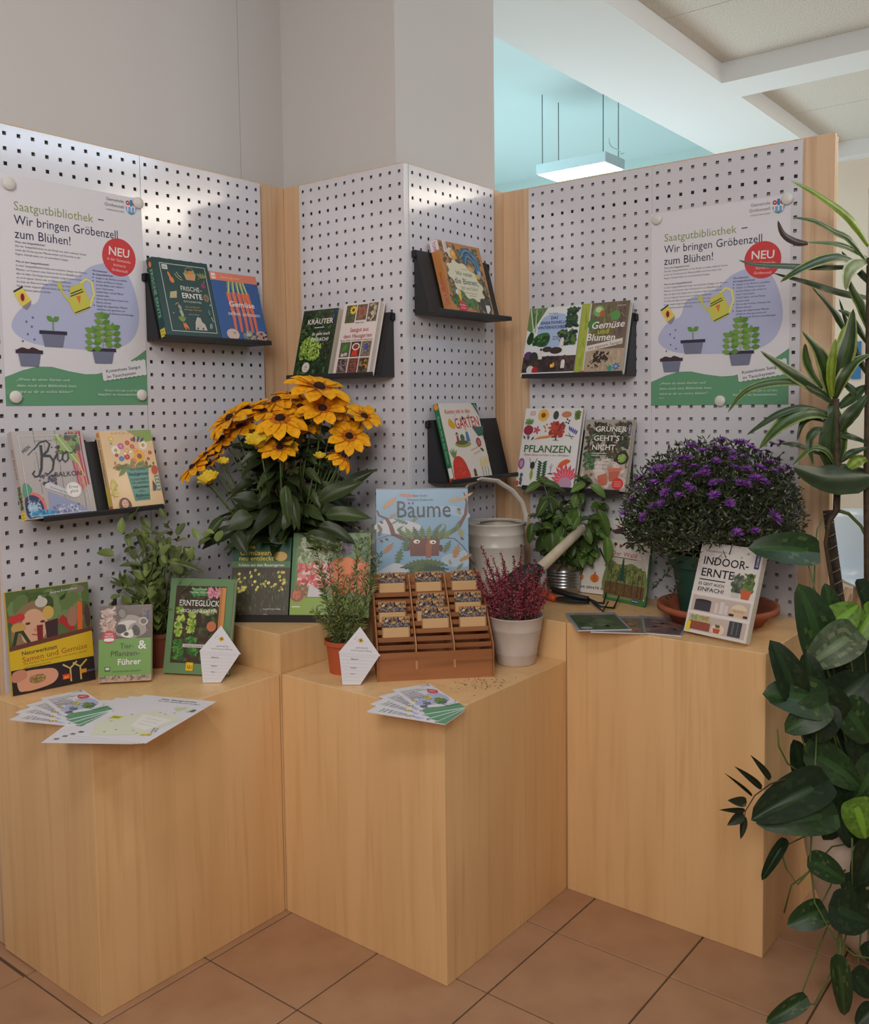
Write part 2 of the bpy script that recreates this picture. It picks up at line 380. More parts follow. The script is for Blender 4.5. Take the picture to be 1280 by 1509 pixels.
class Art:
    """flat artwork W x 100 units on a sheet h metres high; local plane x-z facing -y"""
    def __init__(s,w,h,y=-.0003,seed=1): s.k=h/100; s.W=w/s.k; s.mb=MB(); s.y=y; s.n=0; s.rg=random.Random(seed)
    def _a(s,pts,faces,col,layer=None):
        if layer is None: s.n+=1; layer=s.n
        y=s.y-layer*2.2e-5; s.mb.add([(p[0]*s.k,y,p[1]*s.k) for p in pts],faces,0,col)
    def poly(s,pts,col,layer=None): s._a(pts,[list(range(len(pts)))],col,layer); return s
    def rect(s,x0,y0,x1,y1,col): return s.poly([(x0,y0),(x1,y0),(x1,y1),(x0,y1)],col)
    def ell(s,x,y,rx,ry,col,rot=0,n=20,layer=None):
        c,d=cos(rad(rot)),sin(rad(rot))
        return s.poly([(x+rx*cos(2*pi*i/n)*c-ry*sin(2*pi*i/n)*d,y+rx*cos(2*pi*i/n)*d+ry*sin(2*pi*i/n)*c) for i in range(n)],col,layer)
    def line(s,pts,w,col,w2=None):
        L_=[];R_=[]; N=len(pts)
        for i,p in enumerate(pts):
            a=pts[max(i-1,0)]; b=pts[min(i+1,N-1)]; dx,dy=b[0]-a[0],b[1]-a[1]; l=math.hypot(dx,dy) or 1
            ww=(w if w2 is None else w+(w2-w)*i/(N-1))/2
            L_.append((p[0]-dy/l*ww,p[1]+dx/l*ww)); R_.append((p[0]+dy/l*ww,p[1]-dx/l*ww))
        s._a(L_+R_,[(i,i+1,N+i+1,N+i) for i in range(N-1)],col); return s
    def frame(s,x0,y0,x1,y1,w,col):
        s.rect(x0,y0,x1,y0+w,col).rect(x0,y1-w,x1,y1,col).rect(x0,y0,x0+w,y1,col).rect(x1-w,y0,x1,y1,col); return s
    def blob(s,pts,col,n=6):
        "closed smooth curve through pts"
        o=[];N=len(pts)
        for i in range(N):
            p0,p1,p2,p3=pts[i-1],pts[i],pts[(i+1)%N],pts[(i+2)%N]
            for k in range(n):
                t=k/n
                o.append(tuple(.5*(2*p1[a]+(p2[a]-p0[a])*t+(2*p0[a]-5*p1[a]+4*p2[a]-p3[a])*t*t+(3*p1[a]-p0[a]-3*p2[a]+p3[a])*t**3) for a in (0,1)))
        return s.poly(o,col)
    def leaf(s,x,y,l,w,rot,col,layer=None):
        c,d=cos(rad(rot)),sin(rad(rot)); P=[(0,0),(.25,.38),(.55,.5),(.8,.3),(1,0),(.8,-.3),(.55,-.5),(.25,-.38)]
        return s.poly([(x+u*l*c-v*w*d,y+u*l*d+v*w*c) for u,v in P],col,layer)
    def scatter(s,x0,y0,x1,y1,n,size,pal,kind='leaf',inside=None):
        s.n+=1; base=s.n
        for i in range(n):
            sz=size*s.rg.uniform(.6,1.3)
            x=s.rg.uniform(x0+sz*.5,x1-sz*.5); y=s.rg.uniform(y0+sz*.5,y1-sz*.5)
            if inside and not inside(x,y): continue
            col=s.rg.choice(pal); ly=base+(i%5)
            if kind=='leaf':
                r=s.rg.uniform(0,360); s.leaf(x-cos(rad(r))*sz/2,y-sin(rad(r))*sz/2,sz,sz*.55,r,col,ly+.13*(i%7))
            elif kind=='dot': s.ell(x,y,sz/2,sz/2*s.rg.uniform(.7,1),col,s.rg.uniform(0,90),8,ly+.13*(i%7))
            elif kind=='blade': 
                r=s.rg.uniform(60,120); s.leaf(x-cos(rad(r))*sz/2,y-sin(rad(r))*sz/2,sz,sz*.16,r,col,ly+.13*(i%7))
        s.n=base+5; return s
    def twig(s,x,y,l,rot,col,n=5,ws=.42):
        "lobed oak-like leaf"
        c,d=cos(rad(rot)),sin(rad(rot)); up=[];dn=[]
        for i in range(n*2+1):
            t=i/(n*2); e=ws*l*(.5 if i%2 else .16)*sin(pi*min(1,t*.9+.12))+.01*l
            up.append((t*l,e)); dn.append((t*l,-e))
        P=up+dn[::-1]; return s.poly([(x+u*c-v*d,y+u*d+v*c) for u,v in P],col)
    def flower(s,x,y,r,col,cc,n=10,pw=.5):
        s.n+=1; b=s.n
        for i in range(n): s.leaf(x,y,r,r*pw,i*360/n,col,b+.1*(i%2))
        return s.ell(x,y,r*.36,r*.36,cc)
    def star(s,x,y,r,col,n=8,inner=.5,rot=0):
        return s.poly([(x+(r if i%2==0 else r*inner)*cos(pi*i/n+rad(rot)),y+(r if i%2==0 else r*inner)*sin(pi*i/n+rad(rot))) for i in range(2*n)],col)
    def text(s,t,x,y,size,col,width=None,bold=False,skew=0,rot=0,align='l',jit=0):
        wt='b' if bold else 'r'; pos=[]; X=0
        for ch in t:
            if ch==' ': X+=.3; continue
            if (wt,ch) not in GL: continue
            pos.append((ch,X)); X+=GL[wt,ch][2]
        sx=size if width is None else width/X; tot=X*sx
        ox={'l':0,'c':-tot/2,'r':-tot}[align]; c,d=cos(rad(rot)),sin(rad(rot)); s.n+=1; ly=s.n
        for ch,px in pos:
            vs,fs,_=GL[wt,ch]; P=[]; jy=s.rg.uniform(-jit,jit) if jit else 0
            for u,v in vs:
                a=ox+(px+u+v*skew)*sx; b=v*size+jy; P.append((x+a*c-b*d,y+a*d+b*c))
            s._a(P,fs,col,ly)
        return s
    def put(s,parent,name='cover_print',m_='print',loc=None,rot=None):
        return s.mb.build(name,M[m_],parent,False,True,loc,rot)

# ================================================================== BOOKS
LEAN=15
def book(label,loc,rz,lean,w,h,t,cover,art=None,spine=None,soft=False,group=None,edge='r'):
    """front cover in local x-z at y=0, origin at its lower left corner; spine on the left"""
    o=thing('book',label,'book',loc,(-rad(lean),0,rad(rz)),group)
    c=.0008 if soft else .0025; ins=0 if soft else .003
    cm=MB(); cm.box(0,0,0,w,c,h).box(0,t-c,0,w,t,h).box(0,c,0,c,t-c,h)
    cc=cm.build('cover',mat('cover_board',cover,.35,coat=.2),o); 
    MB().box(c,c,ins,w-ins,t-c,h-ins).build('pages',M['pages'],o)
    if art: art.put(o)
    if spine: spine.put(o,'spine_print',rot=(0,0,-pi/2),loc=(0,t,0))
    return o
def shelf(label,loc,rz,x0,x1,tb,hk=.195,foot=None):
    "black steel magazine shelf: origin on the board plane at ledge height"
    o=thing('book_shelf',label,'shelf',loc,(0,0,rz),'black metal book shelves')
    yb=-.095+tb/cos(rad(LEAN))+.003; yt=yb+hk*math.tan(rad(LEAN))
    MB().prism([(yb,0),(yt,hk),(yt+.0015,hk),(yb+.0015,0)],0,x0+.012,x1-.004).build('back_plate',M['black'],o)
    for xa in (x0+.0105,x1-.004):
        MB().prism([(yb,-.003),(yt,hk),(-.0015,hk),(-.0015,-.003)],0,xa,xa+.0015).build('side_plate',M['black'],o)
    lg=MB().prism([(-.106,-.003),(-.106,.008),(-.104,.0115),(-.1015,.0115),(-.1015,0),(-.020,0),(-.020,-.003)],0,x0,x1).build('ledge',M['black'],o); bevel(lg,.001)
    for xa in (x0-.002,x1-.006): 
        hb=MB().box(xa,-.0135,hk-.025,xa+.012,-.001,hk-.002).build('hook',M['rail'],o); bevel(hb,.003)
    return o
def shelfbook(label,plane,rz,led,x0,x1,h,t,cover,art=None,spine=None,soft=False,group=None):
    # plane: coordinate of the board; local x runs along it
    yo=-.095; z=led+t*sin(rad(LEAN))+.0005
    if rz==0: loc=(x0,plane+yo,z)
    else: loc=(plane+yo,-x0,z)
    return book(label,loc,rz,LEAN,x1-x0,h,t,cover,art,spine,soft,group)
WHT=(236,230,226); DK=(34,34,44)
GREENS=[(58,92,40),(84,122,52),(42,70,34),(112,146,64),(70,104,62),(36,56,30)]
LETT=[(130,168,60),(160,190,80),(104,146,52),(184,206,100)]
G='books on the wall shelves'

# --- left wing, upper shelf
shelf('black shelf holding the dark green and blue vegetable books',(0,B1,1.612),0,-.088,.313,.03)
w_,h_=.197,.240
a=Art(w_,h_,seed=3); W_=a.W
a.frame(9,7,W_-5,94,.9,(190,196,190)); a.rect(12,86,20,92,(214,214,208)); a.text('DK',13,87.4,4,(40,70,66),bold=True)
a.ell(23,73,3,4.2,(226,128,62),25).ell(20.5,79,1.6,4.5,(226,128,62),20)
a.line([(29,82),(31,78),(35,75),(39,74)],1,(150,170,90)).line([(32,84),(34,80),(38,77)],.8,(200,204,170))
a.poly([(42,84),(61,84),(58,75),(45,75)],(196,152,104)).line([(44,84),(47,90),(52,92),(57,90),(60,84)],1,(150,118,70)).ell(47,85,3,2.6,(110,150,70)).ell(53,85,3,2.6,(222,120,50)).ell(57,86,2,2.4,(150,160,90))
for dx in (-3,-1,1,3): a.leaf(70+dx,80,7,2.6,90-dx*12,(132,152,84))
a.rect(66,79.5,74,81,(170,140,90))
a.ell(69,69,3.6,3.4,(150,34,76)).leaf(70,72,5,2,60,(90,130,70))
a.ell(70,53,4.2,5,(140,116,82)).ell(70,53,2.6,3,(112,92,66))
a.poly([(17,57),(27,59),(25,50),(15,49)],(200,186,140))
for k in range(3): a.line([(18+3*k,57.4),(16.5+3*k,50)],.4,(110,100,70))
a.ell(27,38,2.2,3.4,(150,160,150),20).line([(21,41),(25,44),(27,40)],1.2,(176,150,80)).poly([(25,34),(29,35),(31,27),(27,26)],(176,176,160))
for k in (-40,-20,0,20,40): a.leaf(27,19,9,3,90+k,(120,150,62))
a.leaf(27,19,11,3.2,-70,(226,120,60)).leaf(29,19,11,3,-58,(226,130,70))
a.poly([(44,10),(62,10),(60,18),(56,21),(55,26),(50,27),(46,20)],(196,190,176)).text('11',50,14,4,(90,80,70)).ell(48,12,1.5,1.5,(90,80,70)).ell(56,12,1.5,1.5,(90,80,70))
a.ell(70,34,2,4,(70,110,110)).line([(72,28),(74,22)],1,(200,200,190)).ell(69,16,2.3,4,(120,150,140),-20).ell(74,44,1,1,(200,190,160)).ell(64,78,1,1,(190,110,70)).ell(35,66,.7,.7,(190,200,190)).ell(64,62,.8,.8,(190,200,190)).ell(16,30,.8,.8,(200,190,150))
a.text('FRISCHE',33,60,8.6,(226,226,216),29).text('ERNTE',33,50.5,9.6,(240,238,230),31,bold=True).text('ZUM KLEINEN PREIS',34,45,3.4,(206,210,200),27)
a.text('Saat und Beet für',35,38.5,2.6,(212,168,80),22).text('günstiges Gemüse',33,35,2.6,(212,168,80),26).text('kleine Ernte',38,29,2.2,(170,190,180),16)
sp=Art(.028,h_,seed=2); sp.text('FRISCHE ERNTE',3.4,86,7.5,(120,190,140),62,bold=True,rot=-90); sp.ell(6,92,2.6,3.6,(226,128,62)); sp.rect(1,1,10.6,11,(226,200,40))
sp.text('Gar',2,7,3.4,DK,7).text('ten',2,3,3.4,DK,7)
shelfbook('dark green hardcover with small drawn vegetables in a thin white frame',B1,0,1.612,-.075,.122,h_,.028,(22,62,58),a,sp,group=G)
w_,h_=.186,.222
a=Art(w_,h_,seed=5); W_=a.W; a.rect(0,88,W_,100,(226,128,100)); a.rect(3,90,10,98,WHT).text('DK',3.8,92,4.4,(200,60,60),bold=True).text('besser gärtnern',19,92,4.5,(244,200,150),34)
for i,x in enumerate((27,36,45,53,60)):
    a.line([(x,72),(x+2+i*.8,40),(x+1+i*1.2,14)],7.5,(222,108,74),4.0).line([(x-1,70),(x+1+i*.8,42)],1,(236,140,100))
    for k in (-1,0,1): a.line([(x+k,71),(x+k*2+(40-x)*.25,88)],1.5,[(120,150,66),(150,174,90),(220,214,170)][k+1])
a.ell(21,10,11,8,(214,190,176)).ell(24,12,3,2,(190,150,134)).ell(50,9,12,8,(120,128,120)).ell(48,12,7,4,(190,184,176)).ell(72,9,11,8,(206,150,140)).scatter(40,1,84,17,40,4,[(70,74,66),(40,44,40),(150,140,130),(196,170,160)],'dot')
a.text('Gemüse',24,51,11,WHT,46,bold=True).text('selbst anbauen',19,38,8.4,WHT,58)
shelfbook('blue softcover showing a bunch of orange carrots',B1,0,1.612,.1245,.3105,h_,.014,(40,86,150),a,soft=True,group=G)

# --- left wing, lower shelf
shelf('black shelf holding the grey planks book and the yellow bouquet book',(0,B1,1.128),0,-.473,-.110,.024)
w_,h_=.197,.232
a=Art(w_,h_,seed=6); W_=a.W
for x in (24,50,74): a.line([(x+1,100),(x,50),(x-1,0)],.5,(84,76,76))
a.scatter(0,0,W_,100,90,7,[(190,180,176),(176,166,164),(200,190,184)],'blade')
a.line([(24,88),(46,88)],.6,(110,100,98)).ell(44,80,1,1,(70,64,64)).line([(36,88),(35,70)],.5,(110,100,98))
for k in range(5):
    a.line([(68+k*3.2,98),(66+k*3.4,70),(70+k*2.8,26+k*2)],2.6,[(190,60,90),(214,90,120),(226,150,60),(200,40,80),(170,40,70)][k],2)
a.scatter(46,70,82,99,60,9,[(96,124,60),(150,168,70),(74,98,56),(56,80,60),(110,70,60),(130,160,80)],'leaf')
a.leaf(50,96,46,11,-58,(150,176,96)).line([(51,95),(74,58),(78,44)],.8,(232,226,190))
a.scatter(20,34,44,50,36,3.4,[(74,66,90),(96,84,110),(60,50,70)],'dot')
a.poly([(28,2),(78,2),(66,12),(30,30)],(150,156,190)).scatter(28,2,66,14,60,3,[(110,116,160),(200,204,220)],'dot').poly([(27,34),(60,20),(64,24),(34,40),(28,38)],(206,204,210)).text('Sommerbeet',33,33.5,4,(80,84,110),26,rot=-24)
a.blob([(2,3),(2,26),(10,30),(20,26),(25,14),(22,5),(12,2)],(226,110,106)).blob([(2,3),(2,23),(10,27),(18,23),(22,13),(20,5),(12,2)],(34,46,84)).scatter(3,4,20,22,70,2.6,[(120,140,180),(180,190,210),(60,80,130)],'dot')
a.blob([(1,26),(3,40),(9,39),(12,32),(6,26)],(84,150,120)).scatter(3,1,34,10,60,4,[(40,140,190),(90,170,210),(30,110,170)],'dot').rect(4,9,15,16,(150,190,214)).text('EDITION',5,11.5,2.6,WHT,9)
a.frame(6,3,79,94,.5,(226,222,220))
a.text('MEIN',9.5,74,5.4,DK,12,rot=36).line([(14,72),(22,79)],.8,DK)
# brush lettering
a.line([(31,83),(30,70),(27,56),(23,48),(18,47),(16,51),(19,54)],3.2,DK,1.6).line([(22,78),(30,86),(38,88),(42,84),(38,76),(31,71)],1.4,DK,2.6).line([(31,71),(40,70),(43,63),(40,54),(34,49),(30,51)],3.2,DK,1.2)
a.line([(42,63),(47,70),(49,73),(48,66),(50,63),(54,66)],2.2,DK,1.2).ell(52,80,1.6,1.9,DK).line([(60,73),(56,72),(54,66),(57,62),(61,65),(62,71),(59,75),(66,72),(72,76)],2.4,DK,1.0)
a.text('BALKON',41,45.5,8,DK,34).ell(61,29,9.6,9.2,(232,228,222)).ell(61,29,8.6,8.2,(214,206,200)).ell(61,29,8.2,7.8,(240,236,230)).text('Ernte',55,31,5,(90,80,80),12,skew=.25).text('glück',56,26,5,(90,80,80),10,skew=.25)
sp=Art(.022,h_,seed=2); sp.scatter(0,10,9.4,40,40,6,GREENS,'leaf'); sp.text('BIO BALKON',3,80,5,(120,90,84),34,rot=-90); sp.rect(0,0,9.4,9,(232,208,40)); sp.text('Gar',1.5,5.5,3,DK,6).text('ten',1.5,2,3,DK,6)
shelfbook('large book with weathered grey planks, pink chard stalks and brush lettering',B1,0,1.128,-.514,-.317,h_,.022,(182,172,168),a,sp,group=G)
w_,h_=.165,.225
a=Art(w_,h_,seed=8); W_=a.W
a.poly([(38,100),(W_,100),(W_,86),(62,84),(52,90),(44,96)],(140,168,80)).text('KATJA MARIA',15,95.5,3.4,(190,140,90),46)
a.poly([(27,52),(60,52),(54,9),(32,9)],(84,150,136)).poly([(27,52),(60,52),(60,50),(27,50)],(60,120,110))
for x,y,r,c in ((12,75,7,(240,238,226)),(58,80,7,(240,238,226)),(50,66,9.5,(244,176,40))): a.flower(x+6 if x<20 else x,y,r,c,(220,160,40) if r<9 else (140,84,40),12,.4)
for x,y,r,c in ((26,80,4.6,(200,110,150)),(36,84,3.4,(206,70,60)),(42,79,3.4,(214,90,60)),(24,64,3.6,(70,110,180)),(32,66,4.2,(190,60,50)),(40,60,4.6,(226,130,70)),(33,74,3.6,(236,170,110)),(14,90,3.6,(232,190,90)),(18,69,2.6,(180,50,50)),(44,88,2.6,(180,50,50)),(66,70,2.8,(200,60,50)),(46,74,3,(236,150,90)),(62,62,2.4,(180,80,60)),(13,84,1.6,(120,160,170)),(30,70,2,(250,220,190)),(38,72,2,(250,240,220))):
    a.ell(x,y,r,r*.9,c,n=12).ell(x,y,r*.4,r*.4,(min(255,c[0]+24),min(255,c[1]+40),min(255,c[2]+40)),n=8)
a.scatter(8,48,66,62,34,7,[(96,120,50),(120,140,60),(70,100,50),(190,110,70)],'leaf',lambda x,y:abs(x-38)<30).leaf(30,54,19,6,220,(104,128,50)).leaf(28,56,16,5,200,(84,112,46))
for k in range(3): a.leaf(46+k*4,84,9,3,80-20*k,(70,70,110))
a.ell(68,47,4.6,6,(196,64,44),-10).leaf(68,53,5,3,90,(90,130,60)).rect(66,20,72,40,(96,140,150))
for k in range(4): a.rect(67,22+4.4*k,68.6,24.6+4.4*k,(230,220,170)).rect(69.6,22+4.4*k,71.2,24.6+4.4*k,(230,220,170))
a.poly([(62,34),(66,26),(64,20),(60,20)],(70,70,74))
for t_,y,sz,wd in (('DER KLEINE',48,3,22),('Stadtgärtner',41.5,6,28),('FÜR FENSTERBRETT',35,4,26),('PFLANZEN',30.5,4,24),('bäumen',25,5.4,22),('UND',20,3.6,9),('Balkon',14,5.6,20),('GARTENSPASS',11,2.8,18)): a.text(t_,43.5,y,sz,(24,50,60),wd,align='c',bold=sz>4)
a.blob([(10,1),(9,8),(13,14),(20,14),(25,8),(24,1)],(110,66,44)).ell(17,7,4.6,5.4,(230,180,150)).ell(15.4,8,.6,.7,DK).ell(19,8,.6,.7,DK).line([(15,4.6),(17,4),(19,4.6)],.5,(170,70,60))
a.scatter(0,14,12,40,30,6,[(226,206,110),(214,190,90),(150,170,80)],'leaf')
sp=Art(.020,h_,seed=2); sp.ell(4.4,96,3,3,(230,130,40)); sp.text('Der kleine Stadtgärtner',2.6,90,4.6,(110,80,50),60,rot=-90); sp.rect(.5,.5,8,6,(226,96,56)); sp.rect(0,8,8.8,30,(226,200,90))
shelfbook('sand-yellow book with a bouquet in a teal pot',B1,0,1.128,-.266,-.101,h_,.020,(232,196,146),a,sp,group=G)

# --- middle-left shelf
shelf('black shelf holding the herb book and the nine-photo seeds book',(QA,0,1.503),-pi/2,-.922,-.545,.024)
w_,h_=.158,.222
a=Art(w_,h_,seed=9); W_=a.W
a.scatter(0,0,W_,100,420,7,[(40,66,34),(28,46,26),(60,88,46),(34,52,34),(80,104,66),(24,34,22)])
a.scatter(4,22,50,62,330,4.6,LETT,'leaf',lambda x,y:((x-26)/24)**2+((y-40)/19)**2<1)
a.text('KRÄUTER',12,78,11,WHT,52,bold=True).rect(28,72,48,73,WHT).text('Es geht auch',26,61,6.2,WHT,36,bold=True).text('EINFACH!',25,52,7,WHT,36,bold=True)
a.ell(24,13,7.6,7.6,(222,212,202)).text('30',24,12,4.5,(60,80,60),6,align='c').text('Pflanzen',24,9,2.2,(60,80,60),7,align='c').rect(W_-6.4,80,W_-3,98,(34,50,96))
shelfbook('small dark green book with lush parsley and white letters',QA,-90,1.503,-.902,-.744,h_,.024,(40,62,36),a,group=G,soft=True)
w_,h_=.152,.232
a=Art(w_,h_,seed=10); W_=a.W
def photo(a,x0,y0,x1,y1,bgc,pal,n,size,kind='leaf'): a.rect(x0,y0,x1,y1,bgc); a.scatter(x0,y0,x1,y1,n,size,pal,kind)
c0=[6,26,46]; 
photo(a,6,72,24,97,(84,86,46),[(100,100,60),(70,74,40)],30,6); a.flower(19,90,7,(240,204,40),(90,50,30),10,.4)
photo(a,26,75,44,97,(110,90,70),[(150,100,70),(90,70,50)],30,6,'dot'); a.ell(36,86,6.4,7,(170,100,70)).ell(36,86,4,4.6,(140,80,56))
photo(a,46,72,63,98,(120,104,86),[(176,160,134),(90,74,60),(200,186,160)],40,6,'dot')
photo(a,6,24,24,45,(86,92,60),[(70,110,56),(110,84,60)],26,6); a.ell(12,27,3,2.4,(190,190,186)).ell(18,28,3,2.4,(190,190,186)).leaf(10,32,13,6,50,(76,140,60))
photo(a,26,24,43,45,(70,50,44),[(180,60,40),(120,40,34)],20,6,'dot'); a.ell(35,38,7,5,(226,220,214)).ell(35,38,5,3.6,(150,50,40)).poly([(28,25),(40,25),(38,33),(31,33)],(206,60,40))
photo(a,45,24,62,45,(126,110,90),[(150,130,104),(90,80,70)],26,5); a.star(54,36,5.6,(60,76,170),5,.45,18)
photo(a,6,2,24,22,(120,100,96),[(60,50,50),(150,130,120)],46,3.4,'dot'); photo(a,26,2,43,22,(120,70,60),[(150,90,76),(90,50,44)],60,2.4,'dot'); photo(a,45,2,62,22,(100,84,60),[(180,130,60),(60,50,40)],30,5,'dot')
a.text('Heidi Lorey',34.5,70.5,3.2,DK,15,align='c').text('Saatgut aus',36,59,8,(176,40,50),34,align='c').text('dem Hausgarten',35,50.5,8,(176,40,50),52,align='c').text('Blumen-, Kräuter- und Gemüsesamen selbst gewinnen',34,46.4,2.9,(70,50,50),58,align='c')
shelfbook('white book with a grid of nine seed and flower photos and red title',QA,-90,1.503,-.7215,-.5695,h_,.024,(226,214,210),a,group=G)

# --- middle front board: two shelves
shelf('upper black shelf on the front middle board, holding the bee rescue book',(0,QB,1.692),0,.507,.900,.03)
w_,h_=.226,.232
a=Art(w_,h_,seed=12); W_=a.W
a.scatter(0,0,W_,100,330,9,[(104,106,80),(84,90,66),(120,118,92),(70,80,60)]); a.scatter(4,4,W_,30,150,8,[(56,110,50),(74,130,58),(44,90,44)])
a.scatter(60,0,W_,40,90,9,[(54,52,44),(70,66,54)])
for k in range(6):
    a.line([(46+k*2,84-k*3.0),(56+k,94-k*2.6),(68,95-k*3.2),(80-k*.8,86-k*3),(86-k*2,66-k)],2.2,[(40,110,150),(90,160,190),(30,90,130)][k%3])
for k in range(6): a.leaf(62,58,14,3,40+k*18,(220,170,110))
a.ell(25,84,8,8,(226,214,200)).ell(29,82,6.6,8,(230,160,70)).ell(29,84,3,3.6,(240,190,110))
P=[]
for i in range(40):
    th=2*pi*i/40; r=1+(.10 if i%4 in (0,1) else -.04); P.append((46+35*cos(th)*r-6*sin(th),46+25*sin(th)*r-8*cos(th)))
a.poly(P,(226,216,184))
a.text('Anna Brun',48,62,2.6,(90,90,70),14,align='c').text('Wir retten',45,53,9,(70,120,120),38,align='c',bold=True).text('die Bienen,',47,41,12,(50,100,120),56,align='c',bold=True).text('Igel und Käfer!',51,33,8,(90,130,110),40,align='c').text('Naturschutz zum Selbermachen',50,28,2.6,(60,60,50),32,align='c').text('und Mitmachen',54,24.4,2.6,(60,60,50),16,align='c')
a.ell(82,60,4,4.4,(150,180,220)).ell(76,55,6,3,(220,180,60),-20).ell(22,28,6,4,(220,226,220)).ell(24,24,3,8,(240,190,60)).ell(26,8,9,8,(206,40,60)).text('Mit Plan',26,9,3.4,WHT,12,align='c').text('zum Bauen',26,5,3,WHT,12,align='c')
a.rect(10,84,18,100,(232,224,220)).text('TOPP',12.6,99,5,(200,30,50),13,rot=-90,bold=True).rect(80,2,90,14,(226,226,222)).poly([(84,2),(90,2),(90,8)],(60,60,60))
sp=Art(.032,h_,seed=2); sp.rect(0,86,13.8,100,(226,216,226)).text('TOPP',4,99,7.5,(190,30,50),13,rot=-90,bold=True); sp.scatter(0,0,13.8,50,30,9,[(206,140,110),(196,120,90)],'leaf'); sp.text('Bienen Igel Käfer',5,56,5.6,(170,80,50),46,rot=-90)
shelfbook('square green bee-rescue book with cream centre and blue title',QB,0,1.692,.588,.814,h_,.030,(196,130,70),a,sp,group=G)
shelf('lower black shelf on the front middle board, holding the white garden book',(0,QB,1.170),0,.562,.935,.022)
w_,h_=.205,.250
a=Art(w_,h_,seed=13); W_=a.W
a.text('Komm mit in den',10,86,8.4,(206,56,56),54,bold=True,rot=1).text('GARTEN',26,66,20,(200,40,48),54,bold=True,rot=3,skew=-.05)
a.blob([(12,72),(16,80),(22,76),(26,70),(22,66),(16,68)],(226,170,40)).ell(44,80,1.6,3,(40,50,60),-20).leaf(60,78,8,3.4,110,(130,160,110)).line([(24,78),(32,86)],.5,(150,150,150))
a.poly([(70,100),(W_,100),(W_,82),(76,90)],(34,96,74)).line([(72,98),(80,86)],.8,WHT).line([(76,99),(82,90)],.8,WHT)
a.ell(34,46,17,4.6,(150,160,80)).ell(32,48,13,3,(110,80,50))
a.ell(25,59,2.6,2.8,(90,60,50)).poly([(22,49),(28,49),(27,57),(23,57)],(160,60,70)).ell(46,66,2.4,2.8,(226,180,150)).poly([(42,49),(51,49),(49,62),(44,62)],(70,130,170)).ell(35,54,4.6,5,(60,110,60)).ell(25,58,1.4,1.4,(226,190,160))
a.poly([(60,68),(86,68),(82,56),(70,55)],(40,96,80)).line([(82,58),(88,72)],.8,(60,60,60)).ell(68,47,5.4,6.2,(150,40,50)).ell(68,47,3.2,4,(190,120,110)).line([(80,56),(84,42)],.8,(90,60,50))
a.text('Schauen, spielen,',47,36,3,(190,110,60),22,rot=14,skew=.2).text('entdecken!',52,31,3,(190,110,60),16,rot=14,skew=.2).ell(72,37,4,2,(90,90,50),-30)
a.blob([(3,0.5),(2,14),(6,26),(16,31),(26,27),(32,16),(33,.5)],(214,52,36)).scatter(6,4,30,26,26,1.4,[(236,120,90)],'dot')
for k in range(4): a.leaf(9,28,14,3,55+k*22,(110,140,60))
for k in range(3): a.leaf(62+k*6,10+k*2,18,6,80-8*k,(232,214,160)).line([(63+k*6,2),(64+k*6,14)],.9,(80,110,60))
a.ell(46,9,3,4,(110,70,50)).rect(43,3,49,6,(90,60,50))
sp=Art(.020,h_,seed=2); sp.ell(4,96,3.4,4,(230,140,40)); sp.text('Komm mit in den Garten',2.4,84,5,(150,200,160),62,rot=-90); sp.rect(0,0,8,4,(220,60,40)); sp.rect(1,4,7,17,(230,226,220))
shelfbook('white children\'s garden book with red title, wheelbarrow and tomato',QB,0,1.170,.590,.795,h_,.020,(34,110,70),None,sp,group=G)
bk=[o for o in S.objects if o.get('label','').startswith("white children's garden")][0]
b2=Art(w_,h_,y=-.00005); b2.rect(0,0,b2.W,100,(232,224,214)); b2.put(bk,'front_sheet'); a.put(bk)

# --- right wing: two shelves
shelf('upper black shelf on the right wing, holding the winter bed book and the lime-striped book',(RA,0,1.500),-pi/2,-.366,.002,.020)
w_,h_=.200,.236
a=Art(w_,h_,seed=14); W_=a.W
a.blob([(18,60),(26,86),(60,88),(66,64),(60,44),(30,42)],(170,190,226))
a.poly([(0,100),(30,100),(18,80),(8,64),(0,68)],(110,140,90)).scatter(0,64,30,100,60,10,[(86,122,70),(140,166,110),(60,96,60)],'blade',lambda x,y:x<4+(y-62)*.62).line([(2,99),(12,62)],2,(200,214,180)).line([(12,99),(14,64)],2.4,(170,190,150))
a.scatter(60,66,W_,100,60,10,[(40,74,44),(56,92,54),(30,56,40)],'leaf',lambda x,y:x>62+ (100-y)*.1); a.scatter(50,40,W_,68,90,10,[(26,48,52),(40,70,60),(90,120,50)],'leaf',lambda x,y:x>60 or y>54)
a.blob([(2,52),(6,64),(12,62),(12,50),(6,46)],(40,70,40)).blob([(14,56),(24,62),(36,62),(40,54),(36,44),(26,42),(16,46)],(60,110,60)).scatter(10,42,40,60,40,8,[(50,90,50),(80,130,70),(40,70,44)])
a.rect(0,5,W_,28,(72,58,56)).scatter(0,4,W_,30,90,7,[(60,48,48),(84,68,64),(50,42,44)],'dot')
a.ell(8,30,7,6,(96,60,110)).ell(17,28,7,7,(60,60,56)).ell(52,36,10,5,(60,50,48)).ell(38,38,8,4,(70,56,52))
a.blob([(0,28),(20,36),(40,40),(60,36),(84,30),(84,28),(0,27)],(226,228,234)) if 0 else None
for x,y in ((28,30),(66,16),(60,48)): a.poly([(x-3,y-6),(x+3,y-6),(x+3,y+4),(x,y+8),(x-3,y+4)],(222,218,214)).ell(x,y+8,1.8,1.9,(60,50,50))
